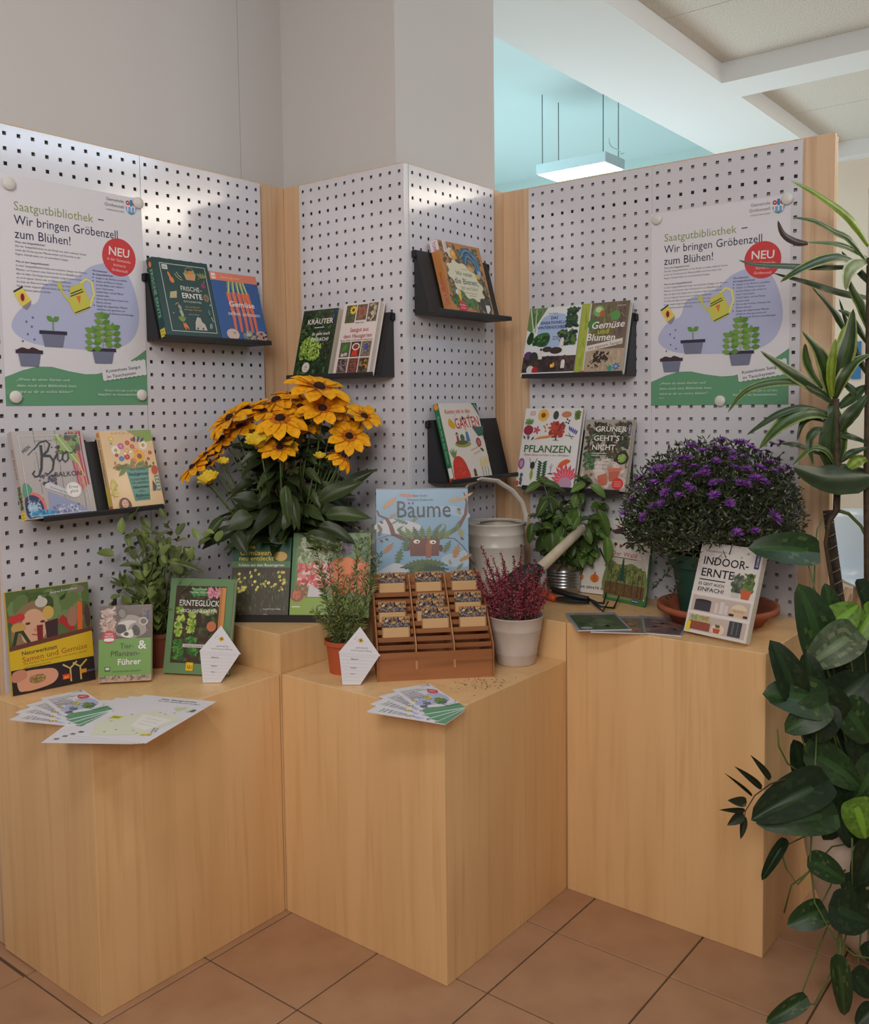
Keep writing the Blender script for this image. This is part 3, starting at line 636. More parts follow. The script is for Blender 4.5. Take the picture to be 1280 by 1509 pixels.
a.ell(14,9,6,6,(214,208,206)).ell(22,8,5,5.6,(170,40,50)).poly([(44,11),(58,11),(54,7),(48,7)],(50,40,40)).leaf(51,11,8,4,90,(244,170,60)).leaf(49,11,6,4,110,(250,200,110))
a.rect(0,0,W_,4.6,(226,228,234))
a.text('Doris Kampas',40,90,2.6,(90,90,110),16,align='c').text('DAS',43,82,6,(40,60,110),12,align='c',bold=True).text('SENSATIONELLE',42,75,6,(40,60,110),42,align='c',bold=True).text('WINTERHOCHBEET',42,68,6.6,(40,60,110),50,align='c',bold=True).text('Gemüse für',52,55,3.2,(40,60,110),16,align='c').text('den Winter',52,51.6,3.2,(40,60,110),16,align='c')
shelfbook('illustrated winter raised-bed book with dark soil and snow-white paper',RA,-90,1.500,-.3755,-.1755,h_,.014,(226,228,232),a,soft=True,group=G)
w_,h_=.168,.236
a=Art(w_,h_,seed=15); W_=a.W
a.rect(14,0,W_,100,(116,98,82)).scatter(10,40,W_-6,100,120,10,[(96,104,56),(120,124,70),(90,84,64),(130,140,80)],'blade',lambda x,y:x<54).scatter(52,50,W_,100,60,14,[(96,78,72),(108,90,82)],'blade')
a.rect(14,1,W_,34,(176,156,132)).scatter(14,2,W_,34,70,10,[(190,172,146),(160,140,118)],'blade')
a.ell(26,88,8,8,(120,170,100)).ell(26,90,5,4,(190,210,170)).ell(20,70,9,7,(74,120,60)).ell(52,80,7.4,7,(90,150,80)).line([(53,86),(53,99)],.8,(140,150,90)).line([(46,84),(40,80)],.6,(150,160,100)).line([(60,84),(66,78)],.6,(150,160,100)).ell(31,84,3,5,(190,90,40))
a.rect(0,0,12,100,(166,178,66)).scatter(0,0,14,100,40,9,[(150,166,60),(180,190,84),(140,150,60)],'blade')
a.text('Gemüse',17,63,14,WHT,50,skew=.2,bold=True,jit=.8).text('und',28,55.5,10,(196,190,50),17,bold=True).text('Blumen',12,46,14,WHT,44,skew=.1,bold=True,jit=1)
a.poly([(14,31),(W_-4,40),(W_-4,48),(14,39)],(222,212,204)).text('aus eigenem Saatgut',17,33.6,6,(60,60,60),50,rot=8.5).text('Heidi Lorey',60,93,2.6,WHT,12,align='c')
a.scatter(24,14,50,32,70,3.4,[(40,32,30),(60,48,40)],'dot').scatter(18,6,40,20,20,2.4,[(60,44,36)],'dot').star(62,9,6.4,(50,110,170),7,.5).star(53,7,5.6,(40,150,130),7,.5).ell(62,9,2,2,(140,180,210)).ell(12,2.4,4,2,(206,90,50))
shelfbook('book with lime green stripe, green tomatoes and white brush title',RA,-90,1.500,-.1725,-.0045,h_,.020,(206,206,204),a,group=G)
shelf('lower black shelf on the right wing, behind the basil leaves',(RA,0,1.128),-pi/2,-.368,-.008,.022)
w_,h_=.222,.272
a=Art(w_,h_,seed=16); W_=a.W
a.frame(8,91,15,96,.6,(206,60,60)).text('DK',9,92.4,3.2,(206,60,60))
a.flower(27,91,9,(240,180,40),(120,66,34),18,.3).ell(45,91,4,5.6,(50,60,50)).ell(60,92,7,4,(196,130,90)).scatter(70,84,W_-1,99,46,7,[(96,124,50),(120,146,60),(76,104,44)])
a.ell(8,72,7,6.4,(150,36,66)).line([(8,66),(7,62)],1,(150,60,70)).scatter(1,78,15,88,26,6,[(90,130,60),(130,160,80)])
for k in range(5): a.leaf(20,72,6,3,k*72,(196,80,90))
for x,y in ((32,75),(34,79),(37,75),(33,71),(30,77)): a.ell(x,y,1.3,1.3,(190,130,50)); 
a.scatter(37,62,61,84,150,4.4,[(170,52,40),(190,70,46),(140,40,36)],'dot',lambda x,y:((x-49)/12)**2+((y-73)/11)**2<1).rect(48,59,50,64,(90,50,40)).rect(45,59,53,59.8,(90,50,40))
for x,y in ((62,86),(65,84),(64,81),(61,82)): a.ell(x,y,1.2,1.2,(60,50,60))
for k in range(5): a.leaf(66+k*3,78-k*1.3,7,2.4,-80-k*8,(80,80,170))
for k in range(4): a.leaf(18+k*5,60+k*.6,15,2.4,18,(214,140,70))
a.leaf(5,60,6,2.4,120,(60,84,60)).leaf(9,59,7,2.6,80,(60,84,60)).leaf(14,59,6,2.4,50,(60,84,60)).line([(62,66),(74,64)],1,(80,80,60)).line([(66,69),(72,61)],.7,(80,80,60))
a.text('PFLANZEN',5,44,12.6,(50,104,50),68,bold=True).text('Blumen, Bäume und Gräser in über 1000 Bildern',7,39.6,3,(190,50,60),64)
a.ell(4.5,29,4.4,7,(150,84,140)).ell(4.5,29,2.6,4.6,(196,150,190)).line([(16,36),(19,26)],.8,(60,80,60)).line([(27,36),(22,26)],.8,(60,80,60)).ell(21,27,3.4,5,(60,50,60)).leaf(21,8,16,5,90,(150,170,80))
for k in range(7): a.leaf(35,10+k*3.2,8,3,90+60,(40,84,50)).leaf(35,10+k*3.2,8,3,90-60,(40,84,50))
a.line([(48,30),(48,18)],.5,(100,70,70)).line([(48,24),(51,29)],.4,(100,70,70)).line([(48,22),(45,28)],.4,(100,70,70)).ell(48,17.6,4,.8,(110,50,50)).blob([(57,26),(60,32),(68,36),(74,34),(68,30),(62,26)],(222,96,36))
for k in range(9): a.leaf(70,8,24-abs(k-4),5.4,40+k*18,(214,60,84)).leaf(70,8,18,3,40+k*18,(232,120,140))
a.ell(70,6,9,8,(190,150,180)).ell(40,6,9,8,(110,70,60)).scatter(30,.5,50,12,50,4,[(90,60,50),(60,90,50)]).scatter(4,1,10,18,24,4,[(60,84,110),(90,110,90)]).rect(0,1,4,7,(216,70,40))
shelfbook('large white plant encyclopedia with sunflower, red tree and green title',RA,-90,1.128,-.400,-.178,h_,.020,(228,226,226),a,group=G)
w_,h_=.168,.232
a=Art(w_,h_,seed=17); W_=a.W
a.scatter(0,30,W_,100,300,9,[(64,74,50),(50,60,44),(84,92,62),(96,70,50),(40,48,38)]); a.scatter(0,0,W_,46,150,12,[(206,190,180),(190,172,164),(216,204,196),(176,150,140)],'dot')
a.scatter(2,26,24,56,80,7,[(74,110,70),(96,130,90),(56,84,56)])
a.ell(62,46,10,9,(46,34,30)).scatter(55,39,69,53,60,4.4,[(130,160,70),(150,180,90)],'leaf',lambda x,y:(x-62)**2+(y-46)**2<36).ell(10,11,10,9,(70,58,56)).ell(10,11,7.6,7,(40,32,32))
a.poly([(44,28),(62,30),(58,14),(47,13)],(196,100,74)).poly([(43,31),(64,33),(63,28),(44,26)],(210,120,92)).poly([(28,20),(42,25),(44,8),(32,6)],(200,110,84)).ell(60,10,8.6,8.4,(214,48,44))
for k in range(4): a.rect(54.5,6.5+k*2.2,65.5,7.2+k*2.2,(236,160,150))
a.text('GRÜNER',16,83,10.6,WHT,48,bold=True).text('GEHT\'S',15,70,10.6,WHT,40,bold=True).text('NICHT',14,57,10.6,WHT,36,bold=True).rect(15,51.6,38,52.4,WHT).rect(15,48.6,38,49.2,WHT)
a.text('NACHHALTIG',22,42,4.4,WHT,28,bold=True).text('GÄRTNERN',21,36.8,4.4,WHT,24,bold=True).text('AUF DEM',21,31.6,4.4,WHT,20,bold=True).text('BALKON',20,26.4,4.4,WHT,18,bold=True).ell(32,.8,6,2.6,DK).rect(W_-6,78,W_-2,95,(34,50,96)).text('KOSMOS',W_-3,80,3,WHT,13,rot=90,bold=True)
shelfbook('dark green balcony book with white capitals, clay pots and a red dot',RA,-90,1.128,-.160,.008,h_,.022,(170,160,150),a,group=G)

# --- free-standing books
G2='books standing on the plinths'
w_,h_=.214,.266
a=Art(w_,h_,seed=20); W_=a.W
a.rect(0,46,W_,100,(92,112,64)).scatter(0,60,W_,100,70,16,[(104,126,74),(80,98,54),(120,140,90),(90,90,60)],'dot')
a.blob([(6,46),(4,66),(12,82),(26,88),(38,80),(40,62),(34,48)],(150,120,90)).blob([(14,50),(13,66),(18,78),(28,80),(37,70),(36,56),(28,49)],(222,172,140)).ell(19,67,2.4,1.3,(90,60,50)).ell(33,67,2.4,1.3,(90,60,50)).ell(26,60,2.2,2,(206,150,120)).line([(22,56),(27,54.6),(32,56)],1.2,(180,80,70))
a.ell(6,73,5,4,(206,60,60)).ell(12,74,4.6,4,(206,60,60)).ell(10,64,7,5,(206,160,90)).line([(4,46),(8,60),(13,60),(20,46)],3.4,(50,70,44)).poly([(27,47),(32,47),(33,64),(27,64)],(130,44,48)).poly([(36,46),(46,46),(48,68),(35,66)],(70,46,52)).ell(39,75,5.4,6.6,(214,176,90)).ell(33,86,6,5,(206,200,186)).ell(32,91,2,2,(206,200,186))
a.line([(50,68),(56,62),(62,54)],8,(180,50,50),6).poly([(66,48),(71,48),(73,80),(68,82)],(228,104,50)).blob([(57,64),(60,76),(66,76),(66,60),(60,58)],(170,120,100)).ell(70,94,6,4,(130,120,104)).line([(70,90),(70,82)],1,(110,140,60)).ell(77,66,3,12,(90,60,60))
a.poly([(0,42),(W_,50),(W_,54),(0,47)],(110,64,52)).rect(0,0,W_,28,(44,36,40)).poly([(0,24),(W_,24),(W_,50),(0,42.5)],(222,184,40))
a.text('Andrea Frommherz',42,93,3.6,WHT,27,rot=3).text('Naturwerkstatt',11,37,5.4,DK,34,bold=True,rot=2).text('Samen und Gemüse',11,30,7.6,(166,60,40),64,rot=3).text('Mit Kindern Garten gestalten und spielen, basteln',12,27.4,2.6,(110,80,30),62,rot=2).text('und experimentieren',12,24.4,2.6,(110,80,30),26,rot=2)
a.blob([(6,4),(5,16),(12,21),(26,21),(40,19),(44,12),(38,5),(22,2),(12,2)],(222,160,130)).ell(24,12,8,4.4,(160,130,80)).scatter(17,8,31,16,50,1.6,[(120,96,60),(190,160,100)],'dot').blob([(0,14),(2,22),(12,23),(14,16),(6,12)],(206,140,112))
for x in (56,66): a.line([(x,3),(x,16),(x-7,21)],1.6,(214,190,110)).line([(x,16),(x+7,22)],1.6,(206,186,100))
a.rect(48,6,56,11,(226,70,40)).text('at',49,7,4,(240,200,60),5,bold=True).rect(66,9,72,13,(226,150,40)).text('VERLAG',72,9.5,2.6,(120,150,190),8)
sp=Art(.012,h_,seed=2); sp.rect(0,0,4.6,9,(214,206,60)); sp.text('Gar',.6,5,2.4,DK,3.6)
book('large book with a girl behind vegetable figures, yellow title band',(-.545,.981,HL+.002),-10.7,6.5,w_,h_,.014,(226,190,60),a,sp,group=G2)
w_,h_=.136,.203
a=Art(w_,h_,seed=21); W_=a.W
a.rect(0,8,W_,56,(110,156,64)).rect(0,56,W_,100,(96,74,64)).scatter(0,62,24,100,60,7,[(190,160,146),(170,136,124),(206,180,166)],'leaf').scatter(48,60,W_,99,50,8,[(110,84,74),(80,64,58),(126,98,84)],'leaf').scatter(0,0,W_,9,70,3.4,[(160,130,124),(120,96,90),(190,160,150)],'dot')
a.blob([(22,62),(24,76),(34,86),(46,86),(58,78),(60,64),(50,58),(42,56),(34,58)],(156,144,132)).ell(29,90,6.6,8,(70,60,54),20).ell(29.5,89,4.4,6,(130,116,106),20).ell(57,78,6,5.4,(190,178,166),-20).ell(57,78,4,3.6,(100,86,78),-20)
a.blob([(22,66),(24,74),(34,74),(36,68),(28,63)],(58,50,48)).blob([(42,68),(46,74),(52,68),(52,60),(46,60)],(62,54,52)).blob([(24,76),(36,80),(48,78),(40,74),(36,66),(33,74)],(206,198,188)).blob([(28,62),(32,58),(40,57),(44,60),(42,68),(36,66)],(222,214,204)).ell(35,62,3.2,2.6,(70,54,50)).ell(31,70,1.6,1.5,(24,20,20)).ell(47,66,1.6,1.5,(24,20,20))
a.ell(13,59,8.6,8.6,(196,44,56)).text('KOSMOS',13,62,2.6,WHT,9,align='c',bold=True).text('NATUR',13,58.4,3.4,WHT,11,align='c',bold=True).blob([(7,54),(8,57),(18,57),(19,54),(13,53)],(240,230,230)).rect(W_-6,80,W_-2.6,93,(34,50,96))
a.text('Tier-',27,43,10,(60,50,30),18).text('Pflanzen-',15,33.5,10,(60,50,30),38).text('Führer',24,22,11,WHT,30,bold=True).text('&',50,42,16,WHT,11,bold=True).text('DAS GROSSE WERK DER HEIMAT',18,12.6,2.8,(50,60,30),36).rect(8,14,15,20,(70,80,60)).rect(9,16,14,19,(206,206,196))
sp=Art(.026,h_,seed=2); sp.rect(0,0,12.8,9,(232,92,56)); 
book('small field guide with a raccoon above a green lower half',(-.359,.889,HL+.0065),-43.8,14,w_,h_,.024,(190,160,120),a,sp,group=G2,soft=True)
w_,h_=.190,.262
a=Art(w_,h_,seed=22); W_=a.W
a.rect(7,11,W_-8,92,(74,58,48)).scatter(7,11,W_-8,92,260,6,[(64,78,44),(90,70,60),(52,62,40),(80,104,60),(70,54,50)])
for x,y in ((14,66),(15,58),(13,50),(13,42),(28,62),(28,54),(27,46)): a.scatter(x-6,y-5,x+6,y+5,34,4.4,LETT+[(206,214,120)])
for x,y in ((14,30),(15,20),(30,34),(32,24)): a.scatter(x-8,y-7,x+8,y+7,40,5,[(70,124,56),(96,150,70),(56,100,50)])
a.scatter(24,80,44,92,34,5,[(80,150,80),(110,170,100)]).scatter(42,78,60,92,46,4.6,[(206,130,150),(186,100,130),(226,160,176)]).rect(58,12,W_-8,91,(196,130,70)).rect(60.6,12,W_-8,91,(214,150,90)) .scatter(34,60,56,70,40,4,[(180,190,120),(110,130,80)]) 
a.text('Karin Greiner',34,88,2.6,WHT,18,align='c').text('Martina Schäfer',34,84.5,2.6,WHT,22,align='c').text('ERNTEGLÜCK',12,71,8.6,WHT,46,bold=True).text('AUCH OHNE GARTEN',15,64,5,WHT,41,bold=True).ell(51,50,5.4,5.4,(206,120,84)).rect(20,27.5,52,31,(206,196,196)).text('Gemüse, Kräuter & Co.',22,28.3,2.4,(90,60,70),26)
a.rect(26,3.4,34,12,(240,196,40)).text('GU',27.3,5.6,5,DK,5.6,bold=True)
sp=Art(.020,h_,seed=2); sp.rect(0,0,7.6,8,(226,196,40))
book('green-bordered book on edible beds, leaning behind the white card',(-.198,.830,HL+.006),-63.4,15,w_,h_,.022,(112,146,102),a,sp,group=G2)
# black stand with two books on the corner plinth
ST=thing('book_stand','long black stand on the left corner plinth, behind the rosemary','stand',(.012,.803,HH),(0,0,rad(-56)))
MB().prism([(0,0),(0,.022),(.003,.022),(.003,.008),(.062,.008),(.062,0)],0,0,.40).build('ledge',M['black'],ST)
MB().prism([(.034,.009),(.115,.235),(.117,.235),(.0365,.009)],0,.01,.39).build('back_plate',M['black'],ST)
MB().prism([(.1145,.235),(.1175,.235),(.125,0),(.121,0)],0,.10,.30).build('rear_strut',M['black'],ST)
def standbook(label,x0,w,h,t,cover,art,spine=None):
    rz=rad(-56); c,s_=cos(rz),sin(rz); y0=.0045; l=LEAN+4
    return book(label,(.012+x0*c-y0*s_,.803+x0*s_+y0*c,HH+.0085+t*sin(rad(l))),-56,l,w,h,t,cover,art,spine,group=G2)
w_,h_=.175,.238
a=Art(w_,h_,seed=23); W_=a.W
a.rect(0,62,W_,70,(84,124,70)).rect(0,0,W_,62,(66,56,40)).scatter(0,3,W_,60,260,6,[(70,84,40),(90,104,46),(54,48,34),(110,120,60),(80,64,44)],'blade').scatter(4,30,W_-4,62,46,3.6,[(222,206,80),(206,190,70),(236,224,130)],'dot').scatter(0,0,W_,5,24,4,[(190,150,140),(120,80,80)],'dot')
a.text('Alte',17,86,6.6,(236,206,60),11,bold=True).text('Gemüsearten',9,77.6,9,(236,206,60),50,bold=True).text('neu entdeckt',8,70.8,8.4,(236,206,60),44,bold=True).text('Schätze aus dem Bauerngarten',8,63.6,4.8,WHT,58,bold=True).ell(61,76,8,6,(214,170,90)).text('Karin Buchart',53,92,2.8,(226,170,60),14,bold=True).text('Leopold Stocker Verlag',42,10,2.6,WHT,22)
standbook('dark green book with yellow title about old vegetable varieties',0.0,w_,h_,.012,(34,84,52),a)
w_,h_=.233,.250
a=Art(w_,h_,seed=24); W_=a.W
a.rect(4,22,W_,98,(110,130,80)).scatter(4,40,50,98,230,7,[(176,186,150),(200,206,180),(150,166,120),(110,130,84)]).scatter(50,60,W_,98,150,7,[(70,110,60),(50,84,50),(90,130,80)]).scatter(50,72,74,92,90,6,[(80,60,84),(100,80,100),(60,46,64)])
a.scatter(6,34,50,66,170,6,[(214,90,90),(226,140,130),(196,60,66),(240,200,190)],'dot').scatter(46,24,W_,72,130,10,[(232,110,50),(240,130,60),(214,90,40)],'dot').poly([(22,40),(46,24),(20,24)],(214,204,206)).scatter(4,22,20,40,50,4,[(150,90,60),(90,110,60),(206,120,80)],'dot')
a.rect(0,0,W_,23,(140,170,56)).text('Gemüse',30,6,13,(54,96,40),46,bold=True).ell(8,26,8,8,(150,90,60)).scatter(2,20,14,32,20,4,[(206,120,80),(190,90,60)],'dot').rect(2,12,12,13,WHT)
sp=Art(.016,h_,seed=2); sp.rect(0,92,6.4,99,(236,150,40)).rect(0,0,6.4,5,(220,90,50))
standbook('wide book with red and orange vegetable photos and lime band',.180,w_,h_,.016,(70,130,70),a,sp)

# large tree book on its own stand behind the seed box
rzb=-52; cb_,sb_=cos(rad(rzb)),sin(rad(rzb)); bx,by=.298,.478
w_,h_=.273,.385
a=Art(w_,h_,seed=30); W_=a.W
a.rect(0,0,W_,100,(128,164,190)).blob([(0,60),(14,66),(34,58),(30,50),(10,48),(0,52)],(196,196,200)).blob([(40,78),(60,80),(W_,72),(W_,66),(58,70)],(150,176,200)).blob([(50,20),(66,28),(W_-1,24),(W_-1,10),(56,10)],(170,186,200)).blob([(1,4),(14,14),(24,8),(20,1),(4,1)],(190,196,204))
BR=(110,62,52)
a.line([(0.6,76),(2,70),(8,66),(11,58),(13,48),(20,43),(30,41)],1.6,BR,5).line([(W_-3,96),(W_-1,84),(W_-2,70),(W_-8,54),(W_-20,44),(48,43)],1,BR,5).line([(20,44),(17,52),(21,58)],.7,(40,44,60),.4).line([(16,46),(8,46),(.6,42)],.8,(50,44,54),.5).line([(52,43),(60,42),(66,34),(W_-1,26)],1.2,(90,56,54),.6)
a.poly([(26,22),(48,22),(49,44),(40,47),(25,44)],BR).poly([(38,20),(42,20),(43,40),(40,43),(38,34)],(150,84,60)).ell(31,39,2.5,2.3,(226,222,206)).ell(43.5,38.2,2.5,2.3,(226,222,206)).ell(31.6,38.6,.9,1,DK).ell(43.8,37.8,.9,1,DK).ell(24,32,1.6,4,(84,50,44)).ell(49.6,31,1.6,4,(84,50,44)).line([(33,15),(38,17),(43,16)],.8,(60,34,34))
for x in range(24,54,4): a.twig(x,42,15,90+(38-x)*2.2,[(96,116,64),(110,130,70),(76,100,60)][x%3],6)
for i in range(16): a.twig(37,9+i%3*4,19,180+i*11.5,[(44,72,52),(60,86,52),(84,104,54)][i%3],6)
for x,y,l,r_,c in ((6,78,17,55,(184,134,84)),(18,94,13,-8,(184,104,84)),(56,86,15,14,(180,140,90)),(68,90,9,40,(190,140,80)),(10,66,9,50,(170,124,80)),(12,60,6,40,(110,124,80)),(2,46,9,80,(130,104,80)),(6,26,14,60,(170,116,70)),(16,14,18,80,(84,110,70)),(22,28,17,85,(76,104,76)),(52,26,15,70,(96,116,76)),(60,20,16,78,(176,124,60)),(66,44,12,100,(150,140,80)),(62,52,11,80,(90,116,74)),(58,48,9,70,(80,110,84)),(64,16,12,40,(180,126,60)),(62,6,9,60,(110,124,76)),(57,12,6,100,(150,140,90)),(65,70,8,110,(150,140,80)),(4,52,9,110,(110,104,74)),(46,52,9,60,(96,116,70)),(54,56,5,120,(140,140,110)),(16,52,7,50,(90,116,80)),(24,60,12,150,(84,120,90)),(28,62,9,60,(120,130,70))): a.twig(x,y,l,r_,c)
for x,y in ((4,40),(8,42),(66,42),(64,76),(4,62)): a.ell(x,y,1.1,1.9,(110,60,54),30,10)
a.mb.v=[(x,y,(33+z/a.k*.66)*a.k) for x,y,z in a.mb.v]
a.rect(0,0,W_,33.2,(150,174,196)).poly([(28,0),(44,0),(43,34),(30,34)],BR)
for i in range(22): a.twig(36,14+i%4*6,22,150+i*11,[(44,72,52),(60,86,52),(84,104,54)][i%3],6)
for x,y,l,r_,c in ((6,8,14,60,(170,116,70)),(60,10,14,70,(180,126,60)),(64,28,10,50,(110,124,76)),(8,26,10,80,(96,116,76))): a.twig(x,y,l,r_,c)
a.text('Piotr Socha',34,93.4,2.4,(34,44,74),11,align='c').text('Wojciech Grajkowski',34,90.2,2.4,(34,44,74),20,align='c').text('Bäume',15,77.5,18.5,(26,36,60),43)
book('large light blue picture book of a tree with leafy branches',(bx,by,HL+.1092),rzb,9,w_,h_,.016,(60,80,100),a,group=G2)
TS=thing('book_easel','black easel holding the large tree picture book behind the seed box','stand',(bx,by,HL),(0,0,rad(rzb)))
MB().prism([(-.010,.098),(-.010,.118),(-.006,.118),(-.006,.106),(.030,.106),(.030,.098)],0,.02,.25).build('ledge',M['black'],TS)
MB().prism([(.024,.106),(.079,.45),(.081,.45),(.026,.106)],0,.01,.26).build('back_plate',M['black'],TS)
for x in (.05,.22): MB().box(x-.006,.0,0,x+.006,.024,.0975).build('leg',M['black'],TS)

# books on the right plinth
w_,h_=.172,.192
a=Art(w_,h_,seed=31); W_=a.W
a.rect(0,0,W_,9,(64,130,70)).rect(0,9,W_,74,(212,206,190)).blob([(0,10),(0,58),(14,64),(30,56),(40,60),(56,64),(76,56),(W_-3,52),(W_-3,10)],(130,140,92)).scatter(2,30,W_-4,62,260,7,[(110,124,70),(130,140,84),(92,108,64),(150,150,90)],'dot').rect(0,9,W_-3,30,(110,88,58)).scatter(2,9,W_-4,30,140,5,[(150,104,70),(84,70,50),(120,96,60),(180,120,80),(70,90,56)],'blade')
for x in (12,26,44,60,72,80): a.rect(x,10,x+1.2,50,(66,48,38))
for k in range(6): a.poly([(36-9+k*1.3,34+k*6),(36+9-k*1.3,34+k*6),(36,44+k*6)],(46,84,62))
a.rect(0,72,W_,100,(232,226,220)).poly([(64,100),(W_,100),(W_,50),(78,66),(70,84)],(226,220,212)).line([(63,97),(70,84),(78,70),(84,56)],.6,(150,140,140))
a.ell(14,92,4,3,(120,60,50)).rect(13.4,86,14.6,91,(120,100,80)).star(26,90,4.4,(150,60,50),5,.5).scatter(34,86,44,95,14,3.4,[(60,90,60),(150,60,50)]).leaf(50,94,9,3,-50,(110,60,50))
a.text('Der Wald',8,74,10.4,(206,50,40),56).rect(8,71,64,71.9,DK).rect(64,3,78,8,(34,60,130)).text('MEYERS',65,4.4,3,WHT,12,bold=True).text('Entdecken und verstehen',10,4.4,2.4,WHT,30)
sp=Art(.012,h_,seed=2); sp.rect(0,0,6,9,(232,100,50)); sp.text('Der Wald',1.8,70,3.6,WHT,30,rot=-90)
book('small forest book with green spine, red title and trees',(.926,.070,HH+.002),-106.8,10,w_,h_,.010,(38,116,64),a,sp,group=G2)
w_,h_=.188,.248
a=Art(w_,h_,seed=32); W_=a.W
SH=(206,188,180)
a.rect(3,3,W_-3,20,SH).rect(3,24,W_-3,41,SH).rect(0,42,W_,44.4,(240,232,228)).rect(0,21,W_,23.4,(240,232,228))
a.text('CAROLIN ENGWERT',7,90,2.8,(60,50,60),26).text('INDOOR-',6,76,12.6,DK,56,bold=True).text('ERNTE',6,63,12.6,DK,41,bold=True).rect(6,58.6,38,59.8,DK).text('ES GEHT AUCH',6,53,4.4,DK,32,bold=True).text('EINFACH!',6,46.4,6.2,DK,33,bold=True).rect(W_-8,78,W_-2.4,96,(44,54,120)).text('KOSMOS',W_-3.6,80,3.8,WHT,14,rot=90,bold=True)
a.scatter(44,48,62,72,80,6,[(90,104,84),(70,84,70),(120,130,110)]).scatter(58,50,74,74,80,6,[(96,120,60),(120,140,70),(70,96,50)]).poly([(60,44.4),(69,44.4),(71,54),(58,54)],(206,100,60)).poly([(48,44.4),(57,44.4),(58,50),(47,50)],(206,206,196))
a.rect(7,25,27,36,(64,62,70)).ell(17,36,10,1.6,(50,48,56)).rect(32,25,36,36,(226,214,210)).rect(38,25,43,38,(226,218,214)).rect(44,25,48,35,(226,214,210)).ell(61,31,10,7.4,(232,218,184)).rect(50,25,72,33,(222,190,160)).text('Platz für Grün',61,30,2.6,(70,90,70),13,align='c').rect(50,25,56,27.5,(50,44,50)).rect(67,25,72,27.5,(50,44,50))
a.rect(5,4,31,13,(156,78,62)).scatter(5,12,31,21,60,5,[(150,170,90),(190,200,130),(206,140,100)]).ell(41,8,8,6,(240,214,190)).poly([(36,4),(43,4),(44,9),(35,9)],(190,90,60)).scatter(36,9,44,14,14,3,[(120,90,60),(90,130,70)]).rect(53,4,68,20,(64,66,72)).rect(57,6,59,19,(110,112,116)).rect(63,6,64,19,(110,112,116)).rect(2,2,7,12,(240,220,40))
book('white indoor gardening book with shelf photo, standing at the plinth edge',(.644,-.323,HH+.009),-102.6,20,w_,h_,.020,(228,222,218),a,group=G2,soft=True)
w_,h_=.20,.25
a=Art(w_,h_,seed=33); W_=a.W
a.ell(66,84,8,3.6,(96,60,72),12).ell(50,86,6,3.6,(76,50,60),-10).ell(58,84,2,2,(90,110,60)).line([(40,60),(52,40)],3,(70,66,70),2).line([(50,40),(56,28)],2,(110,90,60)).ell(14,20,6,5.4,(222,124,50)).ell(36,20,6.4,5.6,(226,130,54)).ell(58,20,6,5.4,(222,124,50)).ell(36,20,3,5.6,(206,110,44)).leaf(36,25,4,2,80,(90,110,60)).text('DIE ERNTE IM BLICK',14,6,4.4,DK,56,bold=True).text('Garten',20,70,9,(110,110,100),30)
book('white book with aubergines and pumpkins, half hidden behind the zinc pot',(.962,.215,HH+.003),-88,9,w_,h_,.010,(228,222,214),a,group=G2)

